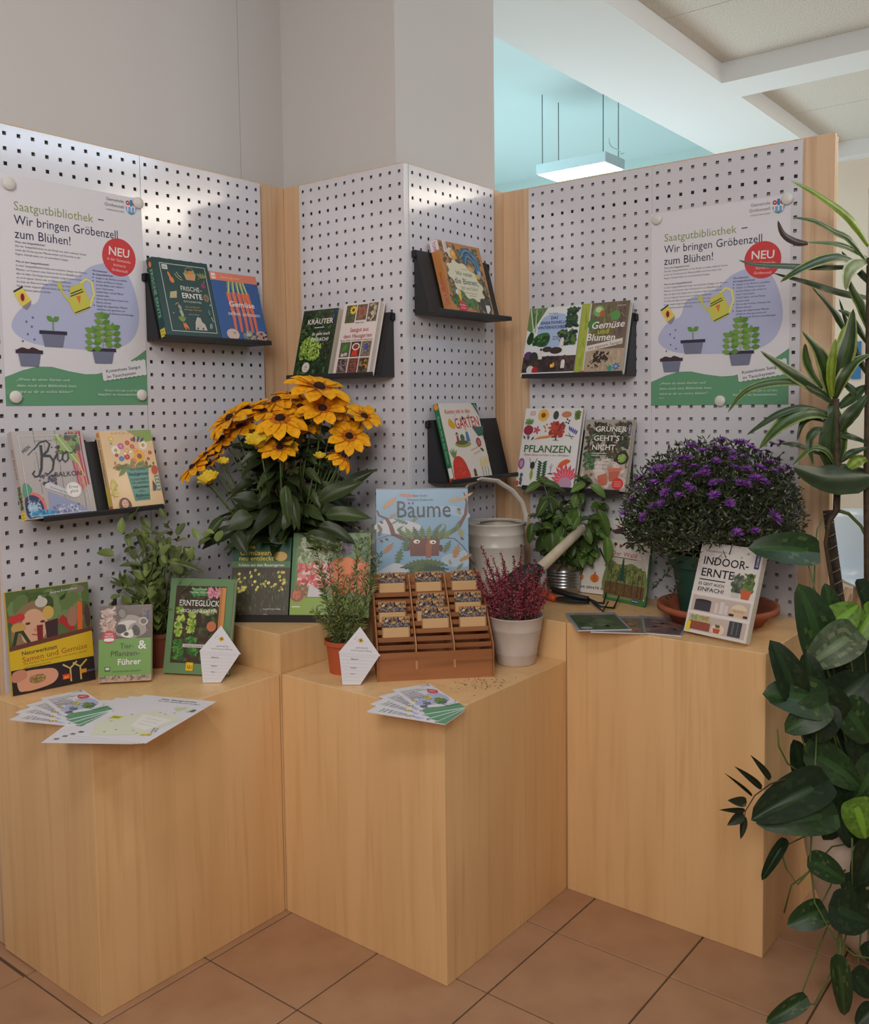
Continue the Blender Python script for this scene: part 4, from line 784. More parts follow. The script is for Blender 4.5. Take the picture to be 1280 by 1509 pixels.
# ================================================================== PAPER THINGS
def onz(px,py,z):
    "point at height z that the photograph shows at pixel px,py"
    r=FW+RT*((px-CX)/F)-UP*((py-CY)/F); t=(z-CAM.z)/r.z; return CAM+r*t
def poster_art(w,h,full=True,seed=1):
    a=Art(w,h,seed=seed); W_=a.W; k=W_/71.2
    X=lambda u:u*k
    a.blob([(X(4),34),(X(8),42),(X(16),46),(X(20),54),(X(34),58),(X(44),65),(X(56),67),(X(64),60),(X(68),44),(X(64),32),(X(52),26.5),(X(30),26),(X(12),28)],(184,190,222))
    wave=[(0,0),(W_,0),(W_,27),(X(66),23.5),(X(60),20),(X(52),16.5),(X(44),14.6),(X(38),14.4),(X(30),15.6),(X(22),17.4),(X(15),17.4),(X(8),15.6),(X(3),13.6),(0,12.5)]
    a.poly(wave,(104,158,122))
    a.text('Saatgutbibliothek',X(7),85,5.6,(146,158,104),X(38),align='l').rect(X(47.5),86.6,X(50.5),87.1,(70,70,110)).text('Wir bringen Gröbenzell',X(7),79,5.8,(52,50,84),X(51)).text('zum Blühen!',X(7),73,5.8,(52,50,84),X(26.6))
    a.ell(X(58),70.4,X(9),9 if full else 9,(210,72,76),n=32).text('NEU',X(58),71,5.6,WHT,X(11.6),bold=True,align='c',rot=-3).text('in der Gemeinde-',X(58),68.4,1.9,(244,200,196),X(13),align='c',rot=-3).text('bücherei',X(58),66,1.9,(244,200,196),X(6.6),align='c',rot=-3).text('Gröbenzell',X(58),63.6,1.9,(244,200,196),X(8.6),align='c',rot=-3)
    g1=(96,96,112)
    L1=['Wozu eine Saatgutbibliothek?','Ziel der Saatgutbibliothek ist der Erhalt von alten, seltenen Sorten','sowie die Förderung der Pflanzenvielfalt und Diversität in der','Region. Deshalb bitten wir um samenfestes Saatgut.']
    L2=['Was ist eine Saatgutbibliothek?','In einer Saatgutbibliothek findet man kostenlos Saatgut von diversen','Pflanzen, von Kräutern über Gemüse bis hin zu Blühpflanzen ist','alles mit dabei. Das Saatgut kann kostenlos mitgenommen werden,','um es im eigenen Garten oder am Balkon anzupflanzen.','Am Ende der Blüte wird Saatgut werden die neu entstandenen','Samen wieder eingesammelt und können als neues Saatgut','in die Bücherei gebracht werden.']
    L3=['Wie funktioniert','die Saatgutbibliothek?','Saatgut in der Bücherei auswählen.','Daheim als Pflanze im Garten,','auf dem Balkon oder einfach in','einem Topf aussäen.','Geduld haben, und die Pflanze','wachsen sehen.','Dich an den Früchten, Kräutern und','Blumen erfreuen.','Saatgut der abgeernteten Pflanzen','aufnehmen, dann getrocknet und','gesäubert in die Bücherei zurückbringen.']
    if full:
        for L_,x,y,dy,cw in ((L1,7,71,1.75,.50),(L2,7,62.6,1.75,.50),(L3,43.5,62.4,1.62,.50)):
            for i,t_ in enumerate(L_):
                bo=i==0 or (L_ is L3 and i==1); xx=x+(1.6 if L_ is L3 and i>1 else 0)
                a.text(t_,X(xx),y-i*dy,1.25,g1 if L_ is not L3 else (80,84,120),len(t_)*cw,bold=bo)
                if L_ is L3 and i in (2,3,6,8,10): a.ell(X(43.8),y-i*dy+.5,.35,.35,(80,84,120),n=6)
    else:
        for y,n_ in ((70,3),(63,6)):
            for i in range(n_): a.rect(X(7),y-i*1.9,X(38-3*(i%2)),y-i*1.9+.5,g1)
    # municipality arms
    a.text('Gemeinde',X(61.5),96.6,2.1,(130,130,134),X(9.6),align='r').text('Gröbenzell',X(61.5),94,2.1,(130,130,134),X(10.4),align='r').text('GEMEINDEBÜCHEREI',X(61.5),92,1,(150,150,150),X(9.6),align='r')
    cx,cy=X(65.4),95.4
    a.poly([(cx-2.9*k,cy+3.2),(cx+2.9*k,cy+3.2),(cx+2.9*k,cy-1.2),(cx+1.8*k,cy-3.1),(cx,cy-3.8),(cx-1.8*k,cy-3.1),(cx-2.9*k,cy-1.2)],(120,170,220)).rect(cx-2.9*k,cy-.2,cx-.7*k,cy+3.2,(226,226,232)).rect(cx+.7*k,cy-.2,cx+2.9*k,cy+3.2,(226,226,232)).ell(cx-1.8*k,cy+1.6,1.05*k,1.15,(190,40,50),n=10).ell(cx+1.8*k,cy+1.6,1.05*k,1.15,(190,40,50),n=10).ell(cx-1.8*k,cy+1.6,.4*k,.4,WHT,n=8).ell(cx+1.8*k,cy+1.6,.4*k,.4,WHT,n=8)
    a.rect(cx-.7*k,cy-.2,cx+.7*k,cy+3.2,(60,130,190)).rect(cx-2.9*k,cy-.2,cx+2.9*k,cy+.2,WHT)
    for q in (-1.9,0,1.9): a.rect(cx+(q-.3)*k,cy-2.4,cx+(q+.3)*k,cy-.2,WHT)
    a.poly([(cx-1.8*k,cy-3.0),(cx+1.8*k,cy-3.0),(cx,cy-3.8)],(90,150,90))
    # watering can, packet, pots
    Y1=(206,202,92)
    a.line([(X(37),56),(X(40),58.4),(X(43),57),(X(44),52),(X(41.6),46)],1.1,(232,224,130)).poly([(X(32),54),(X(38),56.5),(X(42),48),(X(41),44.6),(X(34),41.6),(X(31.6),46)],Y1).line([(X(32),47),(X(29),50),(X(26.6),54)],1.3,Y1,.9).poly([(X(25.4),55),(X(27.4),56),(X(28.4),53),(X(26.4),52.6)],Y1)
    a.line([(X(32.2),51),(X(38),53.6)],.5,(60,50,60)).line([(X(32),49.8),(X(38.6),52.6)],.5,(60,50,60)).line([(X(34),42.4),(X(41.6),45.6)],.5,(60,50,60)).poly([(X(34.8),50),(X(37.2),50.6),(X(36.4),46.6)],(222,120,70))
    a.poly([(X(5.4),49),(X(9.6),51.6),(X(13.2),46.4),(X(9),43.4)],(226,214,90)).line([(X(5.4),49.6),(X(9.6),52.2)],.7,(60,50,60)).ell(X(9.3),47.5,2*k,2.3,(236,190,110)).ell(X(9.3),47.5,.9*k,1.7,(130,40,50)).poly([(X(9),43.4),(X(13.2),46.4),(X(13.0),44.6),(X(11),42.2)],(150,140,150))
    for u,v_ in ((13.6,39),(10.6,37),(13,35),(11,31.6),(14,29.4),(8.6,28.4)): a.ell(X(u),v_,.45*k,.5,(110,108,150),n=7)
    def pot(u,v_,wd): a.poly([(X(u-wd*.46),v_),(X(u+wd*.46),v_),(X(u+wd*.36),v_-6),(X(u-wd*.36),v_-6)],(122,126,150)).rect(X(u-wd*.55),v_-.4,X(u+wd*.55),v_+1.2,(62,54,74))
    pot(23,32.4,12); a.line([(X(23),33.4),(X(23),38.4)],.5,(120,150,80)).leaf(X(23),38,3.6,2.4,35,(104,150,70)).leaf(X(23),38,3.6,2.4,145,(104,150,70))
    pot(11.4,23.4,11.4); a.blob([(X(6),24),(X(8),25.6),(X(11),25),(X(13),25.8),(X(16.4),24)],(74,54,60))
    pot(47.6,25.6,12.4)
    for u,hh in ((42.6,34),(47.6,41),(53,36)):
        a.line([(X(u*.6+47.6*.4),26.6),(X(u),hh)],.45,(150,176,90))
        for j in range(4 if hh<40 else 5):
            v_=hh-j*2.6
            a.leaf(X(u),v_,4.4,2.6,25-6*j,(98,142,60)).leaf(X(u),v_,4.4,2.6,155+6*j,(120,160,76))
        a.leaf(X(u),hh,3.2,2,90,(110,152,70))
    if full:
        for i,t_ in enumerate(('„Wenn du einen Garten und','dazu noch eine Bibliothek hast,','wird es dir an nichts fehlen!“')): a.text(t_,X(4.8),11-i*2.7,1.7,(214,236,220),X((25,28.5,26.5)[i]),skew=.2)
        a.text('Cicero',X(4.8),3.6,1.1,(214,236,220),X(3))
    c,d=cos(rad(8)),sin(rad(8)); bx_,by_=X(47),11.6
    P=[(bx_+(x*c-y*d),by_+(x*d+y*c)) for x,y in [(0,0)]+[(i*.6*k*2,-.5 if i%2 else 0) for i in range(20)]+[(X(24.4),0),(X(24.4),7)]+[(X(24.4)-i*.6*k*2,7.5 if i%2 else 7) for i in range(20)]+[(0,7)]]
    P=[(min(p[0],W_-.4),p[1]) for p in P]
    a.poly(P,(224,224,228)).text('Kostenloses Saatgut',X(48.6),15.2,2.1,(60,60,90),X(19),bold=True,rot=8).text('im Tauschsystem',X(49),12.6,2.1,(60,60,90),X(16),bold=True,rot=8)
    if full: a.text('Weitere Infos gibt es auf dem',X(66),6.4,1.5,(206,232,214),X(18.6),align='r').text('WebOPAC der Gemeindebücherei.',X(66),4.4,1.5,(206,232,214),X(22),align='r',bold=True)
    return a
pa=poster_art(.425,.594); PPM=pa.mb.mesh('poster_print',[M['matte_print']],False,True)
psheet=MB().box(0,0,0,.425,.0004,.594).mesh('poster',[M['paper']])
def poster(label,loc,rz,ry=0):
    o=link('poster',psheet,None,loc,(0,ry,rz)); tag(o,label,'poster','seed library posters'); link('poster_print',PPM,o); return o
poster('seed library poster on the leftmost pegboard, with four white magnets',(-.5065,B1-.0012,1.424),0)
poster('seed library poster on the rightmost pegboard, partly behind dracaena leaves',(RA-.0012,-.0505,1.402),-pi/2)
mg=MB().lathe([(.0,0),(.0155,0),(.0165,.002),(.0165,.006),(.0145,.0085),(0,.0085)],24).mesh('magnet',[mat('white_magnet',(222,218,212),.4)],True)
def magnet(label,loc,rot): tag(link('magnet',mg,None,loc,rot),label,'magnet','white round magnets on the posters')
for lb,x,z in (('upper left corner',-.476,1.993),('upper right corner',-.094,2.005),('lower left corner',-.482,1.447),('lower right corner',-.104,1.452)):
    magnet('white round magnet at the %s of the left poster'%lb,(x,B1-.0022,z),(pi/2,0,0))
for lb,y,z in (('upper left corner',-.070,1.978),('upper right corner',-.466,1.983),('bottom edge',-.276,1.414)):
    magnet('white round magnet at the %s of the right poster'%lb,(RA-.0022,y,z),(0,-pi/2,0))

# small folded leaflets, fanned out flat
FW_,FH_=.105,.210
fa=poster_art(FW_,FH_,False,seed=4); FPM=fa.mb.mesh('leaflet_print',[M['matte_print']],False,True)
fsheet=MB().box(0,0,0,FW_,.0022,FH_).mesh('leaflet',[M['paper']])
def fan(px,py,z0,rz0,steps,labels,group):
    n=len(steps)
    for i,(dr,dx) in enumerate(steps):                  # bottom first
        z=z0+.0024*(i+1)+.0004; rz=rad(rz0+dr)
        p=onz(px,py,z0+.0024*n); piv=Vector((FW_,0)); R_=lambda v,t:Vector((v.x*cos(t)-v.y*sin(t),v.x*sin(t)+v.y*cos(t)))
        q=Vector((p.x,p.y))+R_(piv,rad(rz0))-R_(piv,rz)+Vector(dx)
        o=link('leaflet',fsheet,None,(q.x,q.y,z),(-pi/2,0,rz)); tag(o,labels[i],'leaflet',group); link('leaflet_print',FPM,o)
fan(101,1060,HL,-12,((34,(0,0)),(24,(.002,.004)),(12,(0,.002)),(0,(0,0))),
    ('lowest and leftmost leaflet of the fan on the left plinth','second lowest leaflet of the fan on the left plinth','second leaflet from the top of the fan on the left plinth','topmost leaflet of the fan on the left plinth, in front of the seeds book'),'leaflets fanned on the left plinth')
fan(627,1052,HL,-27,((38,(-.004,.0)),(27,(0,.003)),(14,(0,.002)),(0,(0,0))),
    ('lowest and leftmost leaflet of the fan before the seed box','second lowest leaflet of the fan before the seed box','second leaflet from the top of the fan before the seed box','topmost leaflet of the fan before the wooden seed box'),'leaflets fanned before the seed box')
# large sheets
sa=Art(.21,.297,seed=5); W_=sa.W
sa.text('Die Saatguttüte',22,92,4,(60,60,60),34,bold=True).text('für dein Blühpflanzen-Saatgut',22,87.6,3,(60,60,60),40).poly([(4,30),(34,66),(W_-3,54),(W_-16,14),(20,4)],(222,226,206)).poly([(30,56),(60,50),(54,24),(36,30)],(236,234,230)).rect(8,40,18,47,(206,206,90)).rect(10,42,16,45,(150,160,60))
for x,y in ((40,62),(46,60),(52,64),(44,20),(50,16),(24,12),(30,18),(14,34),(20,52)): sa.leaf(x,y,2.6,1.4,30,(130,140,70))
for k in (36,42,48): sa.line([(38,k),(54,k-3)],.3,(150,150,150))
sa.text('Saatgut-',60,30,3,(120,120,110),10,rot=-70).text('bibliothek',57,30,3,(120,120,110),12,rot=-70).rect(W_-9,70,W_-4,76,(110,110,110)).poly([(46,78),(56,80),(54,72),(48,72)],(206,214,180)).poly([(56,74),(64,78),(62,68)],(214,220,190)).rect(6,6,10,9,(110,110,110)).rect(60,14,64,18,(206,190,60))
SPM=sa.mb.mesh('sheet_print',[M['matte_print']],False,True); ssh=MB().box(0,0,0,.21,.0003,.297).mesh('paper_sheet',[M['paper']])
sc=onz(215,1096,HL+.003)
for i,(dr,lb) in enumerate(((13,'lowest of the large seed-bag sheets overhanging the left plinth'),(8,'second lowest of the large seed-bag sheets on the left plinth'),(4,'second highest of the large seed-bag sheets on the left plinth'),(0,'topmost large seed-bag sheet with pale green shapes, overhanging the left plinth'))):
    rz=rad(-69+dr); z=HL+.0008*(i+1)+.0006
    q=Vector((sc.x,sc.y))-Vector((.21*cos(rz),.21*sin(rz)))+Vector((-.010*(3-i)*.5,.008*(3-i)))
    o=link('paper_sheet',ssh,None,(q.x,q.y,z),(-pi/2,0,rz)); tag(o,lb,'paper sheet','large paper sheets on the left plinth'); link('sheet_print',SPM,o)
# pentagonal seed bags standing
def seedbag(label,p,rz):
    o=thing('seed_bag',label,'paper bag',(p.x,p.y,HL+.0015),(rad(-11),0,rad(rz)),'folded white seed bags')
    P=[(0,0),(-.010,.084),(.046,.148),(.098,.076),(.047,0)]
    MB().prism(P,1,0,.0016).build('bag_body',M['paper'],o)
    fl_=MB().prism([(-.012,.083),(.046,.151),(.101,.074),(.046,.0785)],1,-.0012,-.0004).build('flap',M['paper'],o)
    MB().prism([(.002,0),(.045,0),(.05,.07),(-.002,.074)],1,.0022,.0028).build('back_fold',M['paper'],o)
    a=Art(.1,.15,y=-.0013); 
    a.text('Gröbenzell',47,72,4.6,(120,120,120),26,rot=-4,skew=.1).text('Saatgutbibliothek',60,64,4.6,(150,150,150),40,rot=176) if 0 else a.text('Gröbenzell',45,64.5,-4.6,(110,110,110),-22,rot=-2).text('Saatgutbibliothek',52,58.5,-4.6,(150,150,150),-38,rot=-4)
    a.poly([(27,79),(34,81),(37,75),(30,72)],(214,176,50)).ell(32,77,2,2,(150,100,30)).ell(24,82,.6,.6,DK).ell(21,79,.6,.6,DK).ell(26,76,.5,.5,DK)
    for i in range(8): a.line([(-4+i*.9,50-i*6),(60-i*3.4,46.5-i*5.7)],.25,(186,182,178))
    for x,y,wd in ((14,43.5,14),(14,28.5,11),(14,18,8)): a.text('Pflanze' if wd>12 else 'Datum' if wd>9 else 'Ort',x,y,3,(120,116,116),wd,bold=True)
    a.mb.build('bag_print',M['matte_print'],o,False,True); return o
seedbag('white folded seed bag leaning by the green-bordered book',onz(299,1007,HL),-52)
seedbag('white folded seed bag standing before the rosemary pot',onz(506,1007,HL)+Vector((-.014,-.010,0)),-54)

# magazines lying on the right plinth
def magazine(label,px,py,rz,z,w,h,cols,title,seed):
    o=thing('magazine',label,'magazine',(*onz(px,py,z)[:2],z),(-pi/2,0,rad(rz)),'flat magazines on the right plinth')
    MB().box(0,0,0,w,.0022,h).build('pages',M['paper'],o); a=Art(w,h,seed=seed); W_=a.W
    a.rect(0,0,W_,100,(150,156,166)).rect(4,3,W_-3,86,cols[0]).scatter(4,4,W_-4,86,90,18,cols,'leaf').text(title,12,89,8,(190,60,60),W_*.5,bold=True).ell(14,12,8,6,(170,176,176))
    a.mb.build('cover_print',M['print'],o,False,True); return o
magazine('lowest magazine, reddish brown, nearest the aster saucer',921,930,-75,HH+.0028,.150,.20,[(116,98,100),(140,104,98),(100,94,104),(160,120,100)],'Garten',41)
magazine('middle magazine of the three, with orange and brown cover',870,931,-62,HH+.0056,.148,.20,[(120,116,96),(176,110,80),(150,130,110),(90,90,84)],'Balkon',42)
magazine('topmost magazine with a green leaf cover at the plinth corner',851,929,-50,HH+.0084,.148,.21,[(70,92,66),(92,116,74),(56,74,58),(80,104,66)],'Pflanzen',43)

# ================================================================== WOODEN SEED BOX AND PACKETS
BX=thing('seed_box','stepped wooden seed box with three columns of slots','box',(.098,.300,HL),(0,0,rad(-45)))
BW,BD,BHt,BF=.317,.222,.250,.076
sl=lambda y:.088+(y/BD)*(BHt-.088)
prof=[(0,0),(0,.088),(BD*.93,sl(BD*.93)),(BD,BHt),(BD,0)]
for x in (0,BW-.004): MB().prism(prof,0,x,x+.004).build('side_panel',M['cedar'],BX)
MB().box(.0045,.004,0,BW-.0045,.008,BF).build('front_panel',M['cedar'],BX)
MB().box(.0045,BD-.006,.0,BW-.0045,BD-.002,BHt).build('back_panel',M['cedar'],BX)
for x in (.105,.208): 
    MB().prism([(.009,.001),(.009,.094),(BD-.007,BHt-.001),(BD-.007,.001)],0,x,x+.003).build('divider',M['cedar_light'],BX)
    MB().box(x-.0015,.0015,.030,x+.0045,.0039,.053).build('tenon',M['cedar_light'],BX)
NR=9; rowy=[.022+i*(BD-.045)/(NR-1) for i in range(NR)]
for y in rowy:
    for xa,xb in ((.0045,.1045),(.1085,.2075),(.2115,BW-.0045)):
        z1=sl(y)-.012; MB().prism([(y,z1-.0125),(y,z1),(y+.0028,z1),(y+.0028,z1-.0125)],0,xa,xb).build('slat',M['cedar'],BX)
ka=Art(.076,.064,seed=50); W_=ka.W
ka.rect(0,0,W_,100,(176,130,84)).scatter(0,54,W_,99,150,14,[(44,44,56),(70,66,76),(206,160,100),(150,110,80),(110,104,110),(226,190,130)],'leaf').rect(0,54,W_,70,(60,56,64)).scatter(0,50,W_,76,130,10,[(40,40,50),(120,114,116),(84,78,84),(160,140,120)],'leaf').rect(5,10,W_-6,52,(214,172,122)).scatter(0,0,W_,12,30,6,[(60,50,50),(110,90,70)],'leaf')
for k in (18,26,34,42): ka.rect(8,k,W_-9,k+.5,(180,140,96))
ka.text('Samen',W_*.4,80,9,(90,60,40),26,skew=.2)
KPM=ka.mb.mesh('packet_print',[M['matte_print']],False,True); kpk=MB().box(0,0,0,.076,.003,.064).mesh('seed_packet',[mat('kraft_paper',(176,130,84),.8)])
cols_x=(.012,.117,.221)
for c_,r_,lb in ((0,7,'uppermost seed packet of the left column of the seed box'),(0,3,'middle seed packet of the left column of the seed box'),(0,1,'lowest seed packet of the left column of the seed box'),
    (1,7,'uppermost seed packet of the centre column of the seed box'),(1,4,'second seed packet from the top in the centre column'),(1,3,'third seed packet from the top in the centre column'),(1,2,'lowest seed packet of the centre column of the seed box'),
    (2,7,'uppermost seed packet of the right column of the seed box'),(2,4,'middle seed packet of the right column of the seed box'),(2,2,'lowest seed packet of the right column of the seed box')):
    y=rowy[r_]; x=cols_x[c_]+.006*((c_*3+r_)%3); zl=sl(y)-.024
    q=Matrix.Translation((.098,.300,HL))@Matrix.Rotation(rad(-45),4,'Z')@Vector((x,y+.0035,zl+.004))
    o=link('seed_packet',kpk,None,q,(rad(-14),0,rad(-45))); tag(o,lb,'seed packet','seed packets in the wooden box'); link('packet_print',KPM,o)
# spilled soil
random.seed(11); so=MB()
for i in range(150):
    p=onz(random.gauss(712,22),random.gauss(1008,5),HL); r=random.uniform(.0006,.0022)
    if not(.02<p.x<.56 and .01<p.y<.3): continue
    so.add([(p.x+r*random.uniform(.6,1.4)*cos(k*pi/2+i),p.y+r*sin(k*pi/2+i),HL+.0001) for k in range(4)]+[(p.x,p.y,HL+r)],[(0,1,4),(1,2,4),(2,3,4),(3,0,4)])
tag(so.build('spilled_soil',M['soil']),'brown soil crumbs scattered on the plinth right of the leaflets','soil',kind='stuff')

# ================================================================== CANS, POTS AND TOOLS
def potted(name,label,cat,loc): return thing(name,label,cat,loc)
WC=thing('watering_can','large cream enamel watering can with a tall arched handle','watering can',(.775,.380,HH))
r=.095
MB().lathe([(0,0),(r-.002,0),(r,.004),(r,.06),(r+.0015,.062),(r+.0015,.066),(r,.068),(r,.165),(r+.0018,.168),(r+.0018,.172),(r,.175),(r,.205),(r+.0015,.208),(r,.211),(r,.236),(r+.003,.239),(r+.003,.243),(r-.001,.243),(r-.002,.236),(r-.002,.01),(0,.01)],48).build('can_body',M['can'],WC,True)
lid=MB(); P=[((r-.001)*cos(t_),(r-.001)*sin(t_)) for t_ in [rad(-38-10+i*12) for i in range(17)]]; P2=[(.012+.062*cos(t_),-.0+.060*sin(t_)) for t_ in [rad(-38-10+192-i*12) for i in range(17)]]
lid.prism(P+P2,2,.2385,.2405); lid.build('half_lid',M['can'],WC)
MB().tube([(.062,-.074,.228),(.064,-.075,.262),(.056,-.066,.305),(.030,-.044,.345),(-.012,-.014,.378),(-.062,.014,.386),(-.110,.030,.370),(-.150,.036,.325),(-.165,.034,.26),(-.150,.026,.18),(-.093,.014,.12)],.010,10,flat=.35).build('handle',M['can'],WC,True)
# scoop with pale handle
SC=thing('hand_scoop','dark steel hand scoop with a thick pale handle, leaning up to the right','garden tool',at(797,836,2.80))
o_=Vector(SC.location); e_=at(858,778,2.92)-o_; hd=MB().tube([(0,0,0),e_],[.0165,.0150],16); h_o=hd.build('handle',M['handle'],SC,True)
MB().tube([e_*.995,e_*1.012],[.0152,.0152],16).build('end_cap',M['zinc'],SC,True)
bl=MB(); v=[];f=[]; tip=at(722,893,2.74)-o_; sd_=RT*1.0
ax_=(tip).normalized(); side=ax_.cross(FW).normalized()
for i in range(9):
    t=i/8; wd=.040*(min(1,t*3+.3))*(1 if t<.7 else (1-(t-.7)*2.2))
    for k in range(7):
        s=k/3-1; p=tip*t+side*(s*wd)+FW*(-.020+.030*s*s)*min(1,t*2+.2); v.append(p)
for i in range(8):
    for k in range(6): a0=i*7+k; f.append((a0,a0+1,a0+8,a0+7))
b_o=bl.add(v,f).build('blade',M['steel'],SC,True); sdm=b_o.modifiers.new('s','SOLIDIFY'); sdm.thickness=.0016
MB().tube([(0,0,0),tip*.16],[.011,.007],10).build('ferrule',M['steel'],SC,True)
# trowel lying down
TR=thing('hand_trowel','small trowel with orange handle and dark blade lying behind the heather','garden tool',onz(812,884,HH))
o_=Vector(TR.location); P=lambda px,py,dz:onz(px,py,HH+dz)-o_
MB().tube([P(770,868,.016),P(795,872,.017),P(817,882,.014)],[.013,.0145,.010],12).build('handle',M['orange'],TR,True)
bl=MB(); A_=P(820,886,.006); B_=P(868,890,.004); ax_=(B_-A_); sv=Vector((-ax_.y,ax_.x,0)).normalized(); v=[];f=[]
for i in range(8):
    t=i/7; wd=.030*(min(1,.35+t*2.2))*(1 if t<.6 else math.sqrt(max(0.02,1-((t-.6)/.4)**2)))
    for k in range(7): s=k/3-1; v.append(A_+ax_*t+sv*(s*wd)+Vector((0,0,.012*s*s)))
for i in range(7):
    for k in range(6): a0=i*7+k; f.append((a0,a0+1,a0+8,a0+7))
bo=bl.add(v,f).build('blade',M['steel'],TR,True); sdm=bo.modifiers.new('s','SOLIDIFY'); sdm.thickness=.0015
# hand rake
RK=thing('hand_rake','black three-pronged hand rake lying before the forest book','garden tool',onz(869,885,HH))
o_=Vector(RK.location)
MB().tube([P0 for P0 in (onz(812,868,HH+.034)-o_,onz(840,877,HH+.022)-o_,onz(866,882,HH+.020)-o_)],[.010,.009,.007],10).build('handle',M['black'],RK,True)
for (x1,y1),(x2,y2),(x3,y3) in (((880,888),(889,889),(893,879)),((885,894),(904,896),(912,884)),((878,892),(888,901),(896,892))):
    MB().tube([onz(866,882,HH+.018)-o_,onz(x1,y1,HH+.014)-o_,onz(x2,y2,HH+.004)-o_,onz(x3,y3,HH+.012)-o_+Vector((0,0,.012))],[.0035,.0032,.003,.002],7).build('prong',M['black'],RK,True)

# ================================================================== PLANTS
random.seed(21); U=random.uniform
def leafmesh(name,kind,cf,nt=9,ns=4,fold=.18,droop=.12,wave=0):
    "unit leaf: base at origin, tip at x=1, half width 0.5 in y, upper side +z; cf(t,s)->colour"
    mb=MB(); v=[];f=[];c=[]
    def hw(t):
        if kind=='lance': return .5*sin(pi*min(1,t**.75))**.8
        if kind=='oval': return .5*sin(pi*t**.85)**.62
        if kind=='heart': return .5*(sin(pi*t**.52)**.5 if 0<t<.999 else 0)
        if kind=='strap': return .5*min(1,t*5+.35)*(1-max(0,t-.45)/.55)**.8
        if kind=='petal': return .5*min(1,.30+t*1.9)*(1 if t<.62 else math.sqrt(max(0,1-((t-.62)/.38)**2)))
    for i in range(nt+1):
        t=(i/nt)**(1.5 if kind=='heart' else 1); w_=max(hw(t),.0)
        for k in range(2*ns+1):
            s=k/ns-1; x=t
            if kind=='heart': x=t-.30*abs(s)**1.5*(1-t)**3.2
            v.append((x,s*w_,fold*abs(s)*w_*2*.5-droop*t*t+wave*sin(t*9+s)*abs(s)*.05))
    m_=2*ns+1
    for i in range(nt):
        for k in range(2*ns):
            a0=i*m_+k; f.append((a0,a0+1,a0+m_+1,a0+m_)); c.append(cf((i+.5)/nt,(k+.5)/ns-1))
    mb.add(v,f,0,c); return mb.mesh(name,[M['petal' if kind=='petal' else 'leaf']],True,True)
def orient(base,tip,nrm,wd,th=None,P=None):
    X=Vector(tip)-Vector(base); L_=X.length; X=X/L_; Z=Vector(nrm)-X*Vector(nrm).dot(X)
    if Z.length<1e-4: Z=X.orthogonal()
    Z.normalize(); Y=Z.cross(X); th=th or L_
    m_=Matrix(((X.x*L_,Y.x*wd,Z.x*th,0),(X.y*L_,Y.y*wd,Z.y*th,0),(X.z*L_,Y.z*wd,Z.z*th,0),(0,0,0,1))); b=Vector(base)-(P or Vector()); m_[0][3],m_[1][3],m_[2][3]=b
    return m_
def addleaf(par,me,base,tip,nrm,wd,name='leaf',P=None):
    o=bpy.data.objects.new(name,me); COL.objects.link(o); o.parent=par; o.matrix_basis=orient(base,tip,nrm,wd,None,P); return o
CAMV=-FW; ZU=Vector((0,0,1))
def rv(k=1.): return Vector((U(-k,k),U(-k,k),U(-k,k)))
def shade(c,k): return tuple(max(0,min(255,int(x*k))) for x in c)

# ---- potted sage-like herb, left
def pot_round(par,rt,rb,h,m_,rim=.012,lip=.004,soil=True,n=36,z0=0):
    MB().lathe([(0,z0),(rb,z0),(rt-lip-.002,z0+h-rim),(rt,z0+h-rim),(rt,z0+h),(rt-.003,z0+h),(rt-.007,z0+h-.014),(0,z0+h-.014)],n).build('pot',m_,par,False)
    if soil: MB().lathe([(0,z0+h-.013),(rt-.0075,z0+h-.013),(rt-.011,z0+h-.008),(0,z0+h-.006)],n).build('soil',M['soil'],par,True)
P=Vector((-.135,.925,HL)); H=thing('potted_herb','bushy green herb in a brown pot behind the raccoon and green-bordered books','plant',P)
pot_round(H,.060,.044,.100,mat('brown_plastic',(128,66,46),.5))
hl=[leafmesh('herb_leaf','oval',lambda t,s,k=k:shade((112,126,68),k*(1.2 if abs(s)<.2 else 1)),7,2,.25,.25) for k in (.8,1,1.15)]
st=MB(); C0=at(238,860,2.64)-P
tips=[]
for i in range(84):
    px,py=U(180,296),U(798,915); d=U(2.56,2.68); tp=at(px,py,d); b0=P+Vector((U(-.03,.03),U(-.03,.03),.092)); md=(b0+tp)/2+Vector((0,0,.03))
    if tp.y>1.0: tp.y=1.0
    pts=[b0,b0*.6+md*.4+rv(.005),md,tp]; st.tube([q-P for q in pts],[.0022,.0018,.0015,.0009],4); tips.append(pts)
for px,py,px2,py2 in ((222,830,214,800),(224,850,233,798),(245,830,252,795),(270,830,296,822)):
    b0=P+Vector((0,0,.092)); a0,b1=at(px,py,2.6),at(px2,py2,2.6); st.tube([b0-P,a0-P,b1-P],[.002,.0015,.001],4); tips.append([b0,a0,(a0+b1)/2,b1])
HLV=((214,812,199,776),(228,800,244,779),(247,820,240,790),(252,830,300,838),(205,835,175,830),(200,825,190,808))
for x1,y1,x2,y2 in HLV:
    b0=P+Vector((0,0,.092)); q=at(x1,y1,2.58); st.tube([b0-P,(b0*.5+q*.5)+Vector((0,0,.02))-P,q-P],[.002,.0016,.001],4)
st.build('stems',M['stem'],H,True)
